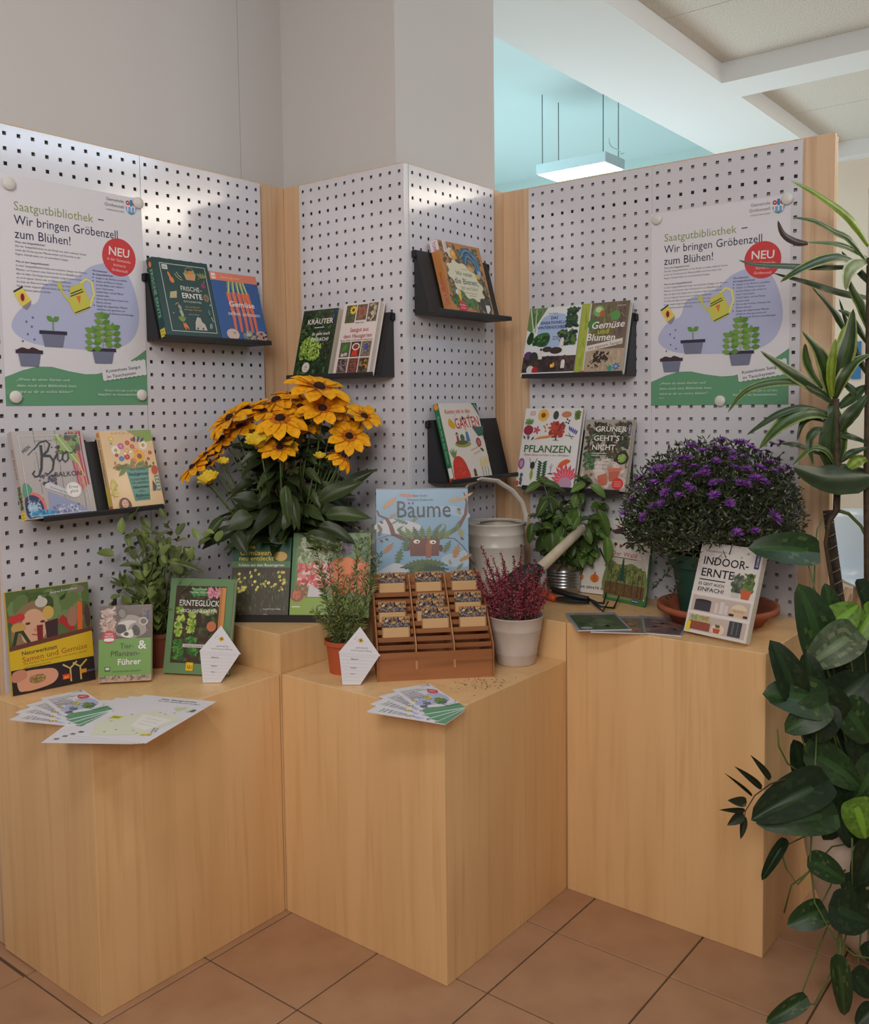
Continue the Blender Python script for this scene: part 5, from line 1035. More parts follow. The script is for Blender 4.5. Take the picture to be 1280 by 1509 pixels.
for pts in tips:
    for j in range(5):
        q=pts[1+min(2,j//2)]+(pts[3]-pts[2])*U(0,.9)*(j>2)+rv(.006); dr=(pts[3]-pts[2]).normalized()*.4+rv(.9)+Vector((0,0,.1)); dr.normalize(); L_=U(.032,.052)
        e_=q+dr*L_; 
        if e_.y>1.018: e_.y=1.018
        X_,Y_,_=px_of(e_); X2,Y2,_=px_of(q)
        if X_>284 and Y_>800: continue
        if (max(X_,X2)>241 and max(Y_,Y2)>848) or (max(Y_,Y2)>892 and min(X_,X2)<226): continue
        addleaf(H,random.choice(hl),q,e_,ZU+CAMV*.8+rv(.4),L_*U(.46,.62),P=P)
for px,py,px2,py2 in HLV:
    addleaf(H,hl[0],at(px,py,2.58),at(px2,py2,2.57),ZU+CAMV,.016,P=P)

# ---- black-eyed flowers in the left corner
P=Vector((.25,.79,HH)); RB=thing('flowering_plant','tall plant with yellow dark-centred daisy flowers in the left corner','plant',P)
pot_round(RB,.075,.055,.13,M['green_plastic'])
pm=[leafmesh('petal','petal',lambda t,s,k=k:shade((236,164,26) if t>.25 else (200,110,24),k*(1 if abs(s)>.15 else .93)),8,2,.16,.16) for k in (.92,1,1.08)]
def flowermesh(n,cup,key,col=None):
    mb=MB(); v0=pm[key%3]; vs=[q.co.copy() for q in v0.vertices]; fs=[tuple(q.vertices) for q in v0.polygons]
    cols=[]
    for q in v0.polygons:
        i=(q.index//4); t=(i+.5)/8; base_=(238,168,24) if t>.22 else (196,110,26); cols.append(shade(base_ if col is None else col,[.94,1,1.05][q.index%3 if q.index%4 in (1,2) else 1]))
    for k in range(n):
        a_=2*pi*k/n+random.uniform(-.1,.1); L_=random.uniform(.86,1.06); e_=cup+random.uniform(-.14,.14); dz=.012*(k%2)
        Mx=Matrix.Rotation(a_,4,'Z')@Matrix.Translation((.13,0,dz))@Matrix.Rotation(-e_,4,'Y')@Matrix.Diagonal((.9*L_,.47,.9,1))
        mb.add([tuple(Mx@q) for q in vs],fs,0,list(cols))
    return mb.mesh('petals',[M['petal']],True,True)
fm=[flowermesh(11,.05,0),flowermesh(12,-.12,1),flowermesh(10,.15,2)]; bud=flowermesh(10,.95,1,(222,190,50)); refl_=flowermesh(11,-.55,1)
eye=MB().lathe([(.0,-.03),(.15,-.02),(.185,.05),(.15,.12),(.08,.16),(0,.17)],14).mesh('flower_centre',[mat('dark_flower_eye',(58,32,20),.9,bump=(300,1))],True)
cal=MB(); 
for k in range(9):
    a_=2*pi*k/9; cal.add([(.05*cos(a_-.3),.05*sin(a_-.3),-.06),(.05*cos(a_+.3),.05*sin(a_+.3),-.06),(.46*cos(a_),.46*sin(a_),-.10)],[(0,1,2)],0,(60,80,34))
cal.lathe([(0,-.16),(.05,-.12),(.12,-.05),(.12,-.01),(0,0)],9,0,(66,86,38)); calm=cal.mesh('sepals',[M['leaf']],True,True)
Fl=[(865,118,150,.30,.35,0,0),(630,190,125,.25,-.5,1,.10),(560,250,92,.42,-.1,0,.03),(885,235,112,.62,.1,2,-.04),(650,292,130,.50,.0,1,-.06),(372,288,118,.45,-.75,0,0),(1115,278,96,.45,.7,2,0),(1032,388,98,.75,.35,0,-.02),(648,452,92,.60,.15,0,-.10),(540,448,88,.5,-.1,3,-.1),(165,560,88,.4,-.9,1,-.02),(265,648,68,.6,-.3,3,-.08),(335,545,38,.5,.2,3,-.05),(1000,500,80,.1,1.0,4,-.04),(872,515,38,.5,0,3,.02),(720,160,100,.2,.3,1,.14),(470,240,100,.3,-.4,2,.06),(330,400,90,.35,-.9,1,.06),(240,490,80,.3,-.8,2,.03),(1010,320,80,.2,.5,1,.08),(480,370,50,.3,0,3,.08),(1050,300,60,.3,.6,2,.06),(430,335,92,.45,-.5,0,.05),(800,320,84,.35,.2,1,.08),(590,350,84,.4,-.2,2,.06),(255,545,70,.3,-.7,0,.05),(760,225,88,.4,.1,1,.04),(960,250,80,.4,.5,2,.05),(330,330,92,.45,-.9,1,.03),(700,400,70,.3,.1,0,.06),(300,480,60,.35,-.6,2,.04)]
stm=MB()
for zx,zy,zr,f,r_,k,dd in Fl:
    px,py=240+zx/3.765,540+zy/3.765; d=2.76+dd*.6; c=at(px,py,d); R=zr/3.765/F*d*1.26
    n_=(ZU*math.sqrt(max(.05,1-f*f))+CAMV*f+RT*r_*.8).normalized()
    if c.y+R>1.0: c+=Vector((0,-(c.y+R-1.0)*.8,0))
    if c.x+R>.46: c+=Vector((-(c.x+R-.46)*.8,0,0))
    me=bud if k==3 else refl_ if k==4 else fm[k]
    X=n_.orthogonal().normalized(); X=Matrix.Rotation(U(0,6),3,n_)@X; Y=n_.cross(X)
    Mx=Matrix(((X.x*R,Y.x*R,n_.x*R,c.x-P.x),(X.y*R,Y.y*R,n_.y*R,c.y-P.y),(X.z*R,Y.z*R,n_.z*R,c.z-P.z),(0,0,0,1)))
    o=bpy.data.objects.new('flower',me); COL.objects.link(o); o.parent=RB; o.matrix_basis=Mx
    link('flower_centre',eye,o); link('sepals',calm,o)
    b0=P+Vector((U(-.03,.03),U(-.03,.03),.12)); cc=c-n_*R*.15; m1=b0*.45+cc*.55-Vector((0,0,.0))+Vector(((c.x-b0.x)*.02,0,-.02)); 
    stm.tube([b0-P,b0*.7+m1*.3-P,m1-P,m1*.4+cc*.6-n_*.03-P,cc-P],[.004,.0036,.003,.0026,.002],5)
stm.build('stems',M['stem'],RB,True)
rl=[leafmesh('rud_leaf','lance',lambda t,s,k=k:shade((58,72,38),k*(1.5 if abs(s)<.13 else 1)),9,3,.22,.35,.6) for k in (.75,.95,1.15)]
for i in range(300):
    th=U(0,2*pi); hz=U(.12,.57); rr=U(.01,.12); b0=P+Vector((cos(th)*rr,sin(th)*rr,hz)); L_=U(.08,.15)*(1 if hz<.36 else .72)
    up=U(-.55,.6); e_=b0+Vector((cos(th),sin(th),up)).normalized()*L_
    if e_.y>1.015 or e_.x>.463 or (e_-CAM).dot(FW)<2.5: continue
    X_,Y_,_=px_of(e_)
    if Y_>806: continue
    addleaf(RB,random.choice(rl),b0,e_,ZU*.8+CAMV*.5+rv(.3),L_*U(.34,.46),P=P)
for px,py,px2,py2,w_,dd in ((350,780,296,800,.045,0),(440,745,415,775,.05,-.06),(420,715,424,770,.034,-.1),(372,760,335,775,.06,-.04),(430,730,437,775,.036,-.1),(470,740,525,705,.055,-.04),(500,725,545,688,.04,0),(480,760,540,755,.05,-.03),(470,775,520,790,.045,-.02),(380,740,345,730,.05,-.02),(330,762,297,795,.03,0),(345,785,362,812,.045,-.08),(450,790,500,800,.05,-.06)):
    addleaf(RB,random.choice(rl),at(px,py,2.76+dd),at(px2,py2,2.72+dd),ZU*.5+CAMV+rv(.2),w_,P=P)

# ---- rosemary
P=Vector((.125,.445,HL)); RO=thing('rosemary','rosemary in a small terracotta-coloured plastic pot left of the seed box','plant',P)
pot_round(RO,.056,.042,.092,M['plastic_terra'])
st=MB(); nd=MB()
for px,py,d in ((462,790,2.5),(480,800,2.55),(500,800,2.58),(538,790,2.62),(548,775,2.64),(560,815,2.62),(510,850,2.48),(495,860,2.46),(525,870,2.5),(470,830,2.52),(545,840,2.6),(530,780,2.64),(490,880,2.46),(462,900,2.5)):
    e_=at(px,py,d); b0=P+Vector((U(-.03,.03),U(-.03,.03),.085)); m1=(b0+e_)/2+Vector((U(-.012,.012),U(-.012,.012),.0))+ (e_-b0).cross(ZU)*.06
    pts=[]
    for i in range(15):
        t=i/14; pts.append(b0*(1-t)**2+m1*2*t*(1-t)+e_*t*t)
    st.tube([q-P for q in pts],[.0018-.001*i/14 for i in range(15)],4)
    for i in range(1,15):
        T_=(pts[i]-pts[i-1]).normalized(); A_=T_.orthogonal().normalized()
        for k in range(7):
            q=pts[i-1]+(pts[i]-pts[i-1])*(k/7)-P; s_=Matrix.Rotation(U(0,6.28),3,T_)@A_; L_=U(.020,.034)*(1-.3*i/14)
            dr=(s_*.8+T_*U(.45,.8)).normalized(); e2=q+dr*L_+Vector((0,0,-.002)); w_=dr.cross(CAMV).normalized()*.0017
            m2=q+dr*L_*.55; c_=random.choice([(98,110,60),(120,130,72),(76,90,48),(134,144,90)])
            nd.add([q,m2+w_,e2,m2-w_],[(0,1,2,3)],0,c_)
st.build('stems',M['stem'],RO,True); tag(nd.build('needles',M['leaf'],RO,False,True),kind='stuff')

# ---- heather
P=Vector((.480,.110,HL)); HT=thing('heather','heather with deep pink spikes in a cream metal bucket','plant',P)
rt,rb,h=.079,.056,.137
MB().lathe([(0,0),(rb,0),(rb+.001,.004),(rb+(rt-rb)*.2,.03),(rb+(rt-rb)*.2+.0012,.033),(rb+(rt-rb)*.2,.036),(rb+(rt-rb)*.72,.098),(rb+(rt-rb)*.72+.0012,.101),(rb+(rt-rb)*.72,.104),(rt,h-.003),(rt+.002,h),(rt-.001,h+.001),(rt-.003,h-.01),(rt-.006,h-.02),(0,h-.02)],44).build('pot',M['cream_tin'],HT,True)
MB().lathe([(0,h-.016),(rt-.007,h-.018),(rt-.02,h-.008),(0,h-.004)],30).build('soil',M['soil'],HT,True)
tops=[(708,802),(716,850),(702,860),(716,822),(726,820),(738,812),(751,858),(757,818),(768,803),(762,835),(748,840),(780,830),(790,842),(799,836),(806,850),(690,852),(694,880),(736,860),(772,850),(785,870),(705,895),(800,880),(722,875),(745,880),(765,885),(732,838),(776,860),(812,868),(742,826),(712,836),(698,838),(790,826)]
gn=MB()
for px,py in tops:
    d=U(2.56,2.70); e_=at(px,py,d); b0=P+Vector(((e_.x-P.x)*.32+U(-.015,.015),(e_.y-P.y)*.32+U(-.015,.015),h-.008)); m1=b0*.55+e_*.45+Vector((0,0,-.01))
    sp_=MB(); pts=[b0*(1-t)**2+m1*2*t*(1-t)+e_*t*t for t in [i/10 for i in range(11)]]
    sp_.tube([q-P for q in pts],[.0014]*10+[.0005],4,0,(90,60,50))
    for i in range(3,11):
        for k in range(30 if i<9 else 12):
            T_=(pts[i]-pts[i-1]); q=pts[i-1]+T_*U(0,1); rr=.0105*(1-.75*max(0,(i-5)/5.5)); dr=rv().normalized(); c0_=q+dr*rr-P; s_=U(.0016,.0030); c_=random.choice([(140,54,70),(162,74,90),(112,42,54),(178,100,110),(126,50,62)])
            a1=dr.orthogonal().normalized()*s_; a2=dr.cross(a1); sp_.add([c0_+a1,c0_+a2,c0_-a1,c0_-a2,c0_+dr*s_*1.6],[(0,1,4),(1,2,4),(2,3,4),(3,0,4)],0,c_)
    sp_.build('flower_spike',M['petal'],HT,False,True)
    for i in range(34):
        t=U(0,.5); q=b0*(1-t)**2+m1*2*t*(1-t)+e_*t*t-P+rv(.008); dr=(rv()+ZU*.8).normalized()*U(.006,.012); w_=dr.cross(CAMV).normalized()*.0012; gn.add([q,q+dr*.5+w_,q+dr,q+dr*.5-w_],[(0,1,2,3)],0,random.choice([(70,84,46),(90,96,60),(56,66,38),(110,90,60)]))
tag(gn.build('green_shoots',M['leaf'],HT,False,True),kind='stuff')

# ---- basil
P=Vector((.945,.225,HH)); BA=thing('basil','drooping basil in a ribbed zinc pot below the lower right shelf','plant',P)
pr_=[(0,0),(.054,0),(.056,.003)]
for i in range(6): z=.020+i*.010; pr_+=[(.0555,z),(.0580,z+.003),(.0580,z+.005),(.0555,z+.008)]
pr_+=[(.0565,.085),(.0585,.100),(.0595,.102),(.057,.103),(.055,.092),(0,.090)]
MB().lathe(pr_,44).build('pot',M['zinc'],BA,True); MB().lathe([(0,.0905),(.0545,.0905),(.04,.096),(0,.098)],24).build('soil',M['soil'],BA,True)
bl_=[leafmesh('basil_leaf','oval',lambda t,s,k=k:shade((74,98,44),k*(1.3 if abs(s)<.15 else 1)),8,3,.30,.30) for k in (.72,.9,1.1,1.3)]
st=MB(); n_=0
for px,py,d in ((800,710,2.98),(858,705,2.95),(885,745,2.98),(790,760,2.96),(835,740,3.0),(815,725,3.02),(870,765,2.93),(845,780,2.92),(800,780,2.93),(878,790,2.96),(828,765,2.94)):
    e_=at(px,py,d); b0=P+Vector((U(-.03,.03),U(-.03,.03),.09)); m1=(b0+e_)/2+rv(.012); pts=[b0*(1-t)**2+m1*2*t*(1-t)+e_*t*t for t in [i/6 for i in range(7)]]
    st.tube([q-P for q in pts],[.0032,.003,.0028,.0026,.0022,.0018,.0014],5)
    for i in range(1,7):
        for k in range(6):
            th=k*pi/3+i*.8+U(-.4,.4); L_=U(.035,.062)*(1 if i<6 else .7); dn=U(-2.2,-.2) if i<6 else U(-.3,.5); e2=pts[i]+Vector((cos(th),sin(th),dn)).normalized()*L_
            if e2.x>1.012 or e2.y>.49: continue
            addleaf(BA,random.choice(bl_),pts[i],e2,ZU*.7+CAMV*.6+rv(.3),L_*U(.52,.66),P=P); n_+=1
for px,py,px2,py2,w_ in ((812,785,815,815,.040),(806,735,790,760,.03),(852,760,842,782,.026),(860,780,872,800,.028),(784,770,780,800,.03),(880,750,900,790,.032),(870,715,893,730,.03),(862,712,842,722,.026),(795,712,775,722,.026),(800,712,826,716,.024),(893,790,897,830,.032),(825,790,832,818,.03)):
    addleaf(BA,random.choice(bl_[1:]),at(px,py,2.93),at(px2,py2,2.91),CAMV+ZU*.6,w_,P=P)
st.build('stems',mat('pale_green_stem',(110,128,66),.55),BA,True)

# ---- aster in green pot on clay saucer
SA=thing('clay_saucer','wide terracotta saucer under the green pot of purple asters','saucer',(.840,-.340,HH))
MB().lathe([(0,0),(.125,0),(.150,.034),(.168,.036),(.168,.052),(.158,.052),(.140,.036),(.118,.010),(0,.009)],56).build('saucer_dish',M['terracotta'],SA,True)
P=Vector((.838,-.320,HH+.0095)); AS=thing('purple_aster','large dome of purple asters in a dark green pot on the right plinth','plant',P)
MB().lathe([(0,0),(.082,0),(.106,.150),(.118,.152),(.122,.190),(.118,.190),(.112,.168),(0,.166)],44).build('pot',M['green_plastic'],AS,False)
MB().lathe([(0,.1665),(.111,.1685),(0,.180)],30).build('soil',M['soil'],AS,True)
fo=MB(); stt=MB(); Cc=P+Vector((0,0,.27))
def domept(k=1.):
    th=U(0,2*pi); cz=U(-.45,1); sr=math.sqrt(1-min(.99,cz*cz)) if cz>0 else 1-.25*abs(cz)
    x=cos(th)*sr*.255*k; y=sin(th)*sr*.245*k; z=(.235*cz if cz>0 else .16*cz)*k
    q=Cc+Vector((x,y,z)); 
    if q.x>1.003: q.x=1.003-U(0,.03)
    if q.y<-.585: q.y=-.585+U(0,.02)
    return q,Vector((x,y,z+.04)).normalized()
for i in range(15000):
    q,n0=domept(U(.45,1.03)); dr=(n0*.35+rv(1)+ZU*.1).normalized()*U(.012,.026); w_=dr.cross((CAMV+rv(.5)).normalized()).normalized()*U(.0016,.0034)
    e_=q+dr
    X_,Y_,_=px_of(e_)
    if e_.x>1.012 or (Y_>800 and 1026<X_<1140): continue
    q=q-P; fo.add([q,q+dr*.5+w_,q+dr,q+dr*.5-w_],[(0,1,2,3)],0,random.choice([(44,54,34),(58,68,40),(34,42,28),(74,84,52),(50,62,40)]))
for i in range(90):
    q,n0=domept(.98); b0=P+Vector((U(-.06,.06),U(-.06,.06),.17)); m1=(b0+q)/2+n0*.02-Vector((0,0,.02)); stt.tube([b0-P,m1-P,q-P],[.002,.0016,.001],4)
for px,py in ((920,740),(925,745),(930,700),(1170,700),(1185,720),(1180,690),(1155,665),(960,870),(985,885),(1175,745),(970,820)):
    q=at(px,py,2.6); b0=Cc+(q-Cc)*.5; stt.tube([b0-P,(b0+q)/2-P,q-P],[.0018,.0014,.001],4)
    for j in range(26):
        t=U(.2,1); s0=b0*(1-t)+q*t-P; dr=(rv()+ZU*.3).normalized()*U(.012,.024); w_=dr.cross(CAMV).normalized()*.002; fo.add([s0,s0+dr*.5+w_,s0+dr,s0+dr*.5-w_],[(0,1,2,3)],0,(52,62,38))
tag(fo.build('foliage',M['leaf'],AS,False,True),kind='stuff'); tag(stt.build('stems',M['darkstem'],AS,True),kind='stuff')
def asterm(seed,op=.9):
    rg=random.Random(seed); mb=MB()
    for ring,(n,L_,el) in enumerate(((20,1,.25),(16,.8,.6),(10,.5,1.0))):
        for k in range(n):
            a_=2*pi*k/n+rg.uniform(-.15,.15); l=L_*rg.uniform(.85,1.08); e_=el+rg.uniform(-.15,.15); cx_,cy_=cos(a_),sin(a_); w_=.075
            p1=(cx_*l*cos(e_)*.55,cy_*l*cos(e_)*.55,l*sin(e_)*.55); p2=(cx_*l*cos(e_),cy_*l*cos(e_),l*sin(e_)*.9)
            mb.add([(0,0,0),(p1[0]-cy_*w_,p1[1]+cx_*w_,p1[2]),p2,(p1[0]+cy_*w_,p1[1]-cx_*w_,p1[2])],[(0,1,2,3)],0,rg.choice([(112,54,140),(134,72,162),(92,42,120),(150,90,176)]))
    mb.lathe([(0,-.45),(.14,-.35),(.22,-.05),(0,.05)],7,0,(70,80,50)); return mb.mesh('flower',[M['petal']],False,True)
am=[asterm(i) for i in range(4)]
afl=[(920,757),(930,737),(935,723),(955,723),(943,707),(957,700),(965,692),(975,690),(963,712),(985,712),(980,726),(990,705),(995,687),(1003,676),(1012,676),(1018,657),(1035,665),(1052,660),(1063,650),(1065,662),(1055,680),(1040,690),(1030,702),(1038,697),(1013,716),(1020,722),(1050,712),(1062,710),(1000,731),(1070,662),(1085,652),(1092,653),(1105,660),(1112,665),(1120,670),(1130,667),(1137,655),(1150,652),(1100,692),(1108,705),(1115,706),(1125,710),(1100,714),(1090,712),(1140,695),(1150,692),(1178,703),(1132,682),(1120,690),(1140,763),(1112,783),(962,746),(975,742),(1052,730),(1075,742),(1030,655),(1095,675),(1147,679),(1160,690),(948,762),(1000,698),(1022,688),(1078,676),(1084,690),(1086,786),(1080,668)]
for i,(px,py) in enumerate(afl):
    # place on the front of the dome
    best=2.60; r0=FW+RT*((px-CX)/F)-UP*((py-CY)/F); 
    for s_ in range(60):
        d=2.30+s_*.008; q=CAM+r0*d-Cc
        if (q.x/.262)**2+(q.y/.252)**2+(q.z/(.245 if q.z>0 else .2))**2<1: best=d; break
    q=CAM+r0*(best-.006); n0=((q-Cc).normalized()*.6+ZU*.7+rv(.3)).normalized(); R=U(.016,.022)*(1.4 if i%9==4 else 1)
    X=n0.orthogonal().normalized(); Y=n0.cross(X); o=bpy.data.objects.new('flower',am[i%4]); COL.objects.link(o); o.parent=AS
    o.matrix_basis=Matrix(((X.x*R,Y.x*R,n0.x*R,q.x-P.x),(X.y*R,Y.y*R,n0.y*R,q.y-P.y),(X.z*R,Y.z*R,n0.z*R,q.z-P.z),(0,0,0,1)))
bd=MB()
for i in range(300):
    q,n0=domept(1.02)
    if (q-CAM).dot(FW)>2.66 : continue
    s_=U(.0016,.003); c_=q-P+n0*.006; a1=n0.orthogonal().normalized()*s_; a2=n0.cross(a1); bd.add([c_+a1,c_+a2,c_-a1,c_-a2,c_+n0*s_*1.4],[(0,1,4),(1,2,4),(2,3,4),(3,0,4)],0,random.choice([(190,176,150),(170,150,160),(150,160,100),(150,110,160)]))
tag(bd.build('flower_buds',M['petal'],AS,False,True),kind='stuff')

# ---- big white pot with dracaena and trailing vine
PC=Vector((.800,-.835,0)); WP=thing('white_planter','large round white planter on the floor at the right','planter',PC)
MB().lathe([(0,0),(.105,0),(.135,.03),(.175,.09),(.207,.17),(.225,.26),(.226,.33),(.218,.37),(.208,.37),(.212,.33),(.20,.30),(0,.30)],64).build('planter_bowl',M['potwhite'],WP,True)
MB().lathe([(0,.301),(.2,.301),(.15,.325),(0,.33)],30).build('soil',M['soil'],WP,True)
P=PC+Vector((0,0,.33)); DR=thing('dracaena','tall striped dracaena growing from the white planter at the right','plant',P)
def strap(pts,wpx,d,pal,nrm,name='leaf',par=None,fold=.25,P_=None):
    "leaf ribbon through pixel points"
    Q=[]; N=12
    W3=[at(x,y,d+(dz if True else 0)) for x,y,dz in pts]; n=len(W3)
    def cr(i,t):
        p0,p1,p2,p3=W3[max(i-1,0)],W3[i],W3[min(i+1,n-1)],W3[min(i+2,n-1)]
        return .5*(2*p1+(p2-p0)*t+(2*p0-5*p1+4*p2-p3)*t*t+(3*p1-p0-3*p2+p3)*t**3)
    for k in range(N+1):
        u=k/N*(n-1); i=min(int(u),n-2); Q.append(cr(i,u-i))
    mb=MB(); v=[];f=[];c=[]; w0=wpx*1.3/F*d/2
    for k,q in enumerate(Q):
        t=k/N; T_=(Q[min(k+1,N)]-Q[max(k-1,0)]).normalized(); sd=T_.cross(nrm).normalized(); nn=sd.cross(T_); w_=w0*min(1,.45+t*2.2)*(max(0.0,1-max(0,t-.5)/.5))**.7+.0003
        for s in (-1,-.72,-.3,0,.3,.72,1): v.append(q+sd*(s*w_)+nn*(-fold*w_*abs(s))-(P_ or Vector()))
    for k in range(N):
        for j in range(6):
            a0=k*7+j; f.append((a0,a0+1,a0+8,a0+7)); c.append(pal[(0,1,2,2,1,0)[j]])
    mb.add(v,f,0,c); return mb.build(name,M['leaf'],par,True,True)
ST1=[(126,148,74),(56,78,40),(78,100,52)]; ST2=[(150,160,96),(48,68,36),(66,88,46)]; ST3=[(128,152,40),(112,136,40),(140,160,60)]; ST4=[(64,84,44),(46,64,34),(58,78,42)]; DEAD=[(70,50,42),(58,42,36),(80,58,44)]
z=0
LV=[(((1280,362,.05),(1260,330,.02),(1239,309,0),(1200,283,-.04),(1165,266,-.06)),13,ST3),(((1277,385,.03),(1252,352,0),(1231,341,-.02),(1200,325,-.05),(1167,320,-.06)),10,ST1),(((1278,380,.04),(1250,364,.0),(1225,358,-.03),(1188,357,-.06)),8,ST1),(((1190,358,-.06),(1172,355,-.06),(1154,344,-.06),(1146,325,-.06)),10,DEAD),
(((1273,392,.02),(1240,378,-.02),(1210,382,-.05),(1175,398,-.08),(1149,416,-.09)),13,ST2),(((1262,392,.02),(1220,393,-.03),(1160,391,-.08),(1112,389,-.11),(1088,383,-.12)),9,ST4),(((1280,438,.03),(1240,430,0),(1190,415,-.04),(1138,402,-.08)),12,ST4),(((1246,490,.02),(1232,462,0),(1214,440,-.03),(1196,423,-.05)),10,ST4),(((1283,490,.03),(1270,450,0),(1258,430,-.01),(1250,410,-.02)),14,ST1),(((1280,508,.02),(1262,478,0),(1250,462,-.01),(1234,457,-.02)),10,ST4),(((1276,384,.0),(1262,388,-.04),(1250,402,-.07),(1246,428,-.08)),17,[(196,196,160),(120,136,90),(140,150,100)]),
(((1226,585,0),(1220,545,-.03),(1205,513,-.05),(1181,487,-.07)),21,ST2),(((1212,572,-.02),(1196,545,-.05),(1188,526,-.06),(1186,506,-.07)),13,ST1),(((1226,585,-.02),(1225,550,-.04),(1228,520,-.05),(1231,499,-.05)),11,ST3),(((1233,575,0),(1243,535,-.03),(1253,495,-.04),(1257,455,-.04)),22,ST2),(((1234,575,0),(1236,540,-.02),(1240,505,-.02),(1244,480,-.01)),14,ST3),(((1224,585,0),(1190,562,-.04),(1155,540,-.07),(1120,517,-.10)),18,ST2),(((1212,570,0),(1175,562,-.05),(1130,564,-.09),(1095,578,-.12),(1072,608,-.13)),10,ST1),(((1222,608,0),(1185,599,-.05),(1150,608,-.08),(1122,625,-.10),(1100,641,-.11)),9,ST4),(((1222,613,0),(1195,605,-.05),(1165,615,-.08),(1140,635,-.10),(1118,662,-.11)),17,ST1),(((1230,588,0),(1243,555,-.03),(1260,532,-.03),(1282,522,-.02)),14,ST2),(((1231,595,0),(1212,580,-.03),(1200,575,-.04),(1187,568,-.05)),12,ST4),
(((1217,631,0),(1203,633,-.03),(1192,650,-.05),(1198,685,-.05)),10,ST4),(((1215,620,0),(1195,614,-.03),(1182,624,-.05),(1174,650,-.05)),8,ST4),(((1231,684,0),(1218,664,-.03),(1195,660,-.05),(1166,687,-.06)),8,ST1),(((1216,670,0),(1190,660,-.03),(1170,654,-.05),(1150,654,-.06)),9,ST4),(((1237,637,0),(1250,615,-.02),(1265,598,-.02),(1282,577,0)),15,ST4),(((1239,680,0),(1252,668,-.01),(1265,663,-.01),(1282,658,0)),8,ST4),(((1235,640,0),(1250,641,-.01),(1265,646,0),(1280,654,0)),10,ST4),(((1248,690,0),(1262,678,-.01),(1272,675,0),(1283,676,0)),14,ST3),(((1236,600,0),(1255,585,0),(1270,572,0),(1284,566,.02)),12,ST4),(((1240,560,.02),(1258,575,0),(1270,590,0),(1282,606,0)),10,ST4),
(((1284,700,0),(1250,702,-.03),(1210,703,-.06),(1168,688,-.08)),38,[(52,68,40),(46,60,36),(50,66,38)]),(((1226,640,0),(1225,620,-.01),(1228,600,-.01),(1232,585,0)),16,ST4),(((1224,690,0),(1220,660,-.02),(1223,630,-.02),(1228,605,-.01)),20,ST4),(((1232,690,.01),(1238,650,0),(1236,620,0),(1230,596,0)),16,ST1),(((1284,420,0),(1268,400,0),(1252,385,0),(1240,370,.02)),10,ST4),(((1284,560,.02),(1262,520,.02),(1252,490,.02),(1236,440,.03)),9,ST4)]
for pts,wpx,pal in LV: strap(pts,wpx,2.42,pal,(ZU*.5+CAMV*.9+rv(.15)).normalized(),par=DR,P_=P,fold=.3)
tk=MB(); bp=Vector((.86,-.80,.31))
tk.tube([q-P for q in (bp,at(1243,1100,2.45),at(1238,1000,2.44),at(1232,900,2.44),at(1216,800,2.43),at(1222,768,2.42),at(1232,752,2.42),at(1234,700,2.42),at(1231,640,2.42),at(1229,588,2.42))],[.014,.012,.010,.006,.005,.006,.009,.0085,.010,.012],8)
tk.build('trunk',M['darkstem'],DR,True)
MB().tube([q-P for q in (Vector((.90,-.86,.31)),at(1276,1000,2.44),at(1279,850,2.44),at(1278,700,2.43),at(1280,560,2.42),at(1281,380,2.42))],[.012,.012,.011,.011,.010,.008],8).build('trunk',M['darkstem'],DR,True)
MB().tube([q-P for q in (at(1233,752,2.42),at(1250,757,2.43),at(1268,775,2.44),at(1280,800,2.44))],[.005,.0048,.0045,.004],6).build('branch',M['stem'],DR,True)
# support pole with coir and cord
PB=Vector((.915,-.735,.30)); pt_=at(1219,752,2.56); CP=thing('coir_pole','dark coir climbing pole wrapped in pale cord, in the planter','pole',PB)
MB().tube([(0,0,0),pt_-PB],[.013,.013],12).build('pole',M['coir'],CP,True)
cd_=[]; ax_=(pt_-PB); a1=ax_.orthogonal().normalized(); a2=ax_.normalized().cross(a1)
for i in range(150): t=.15+.84*i/149; th=i*.9; cd_.append(ax_*t+(a1*cos(th)+a2*sin(th))*.0138)
MB().tube(cd_,.0010,4).build('cord',mat('pale_cord',(170,150,120),.8),CP,True)

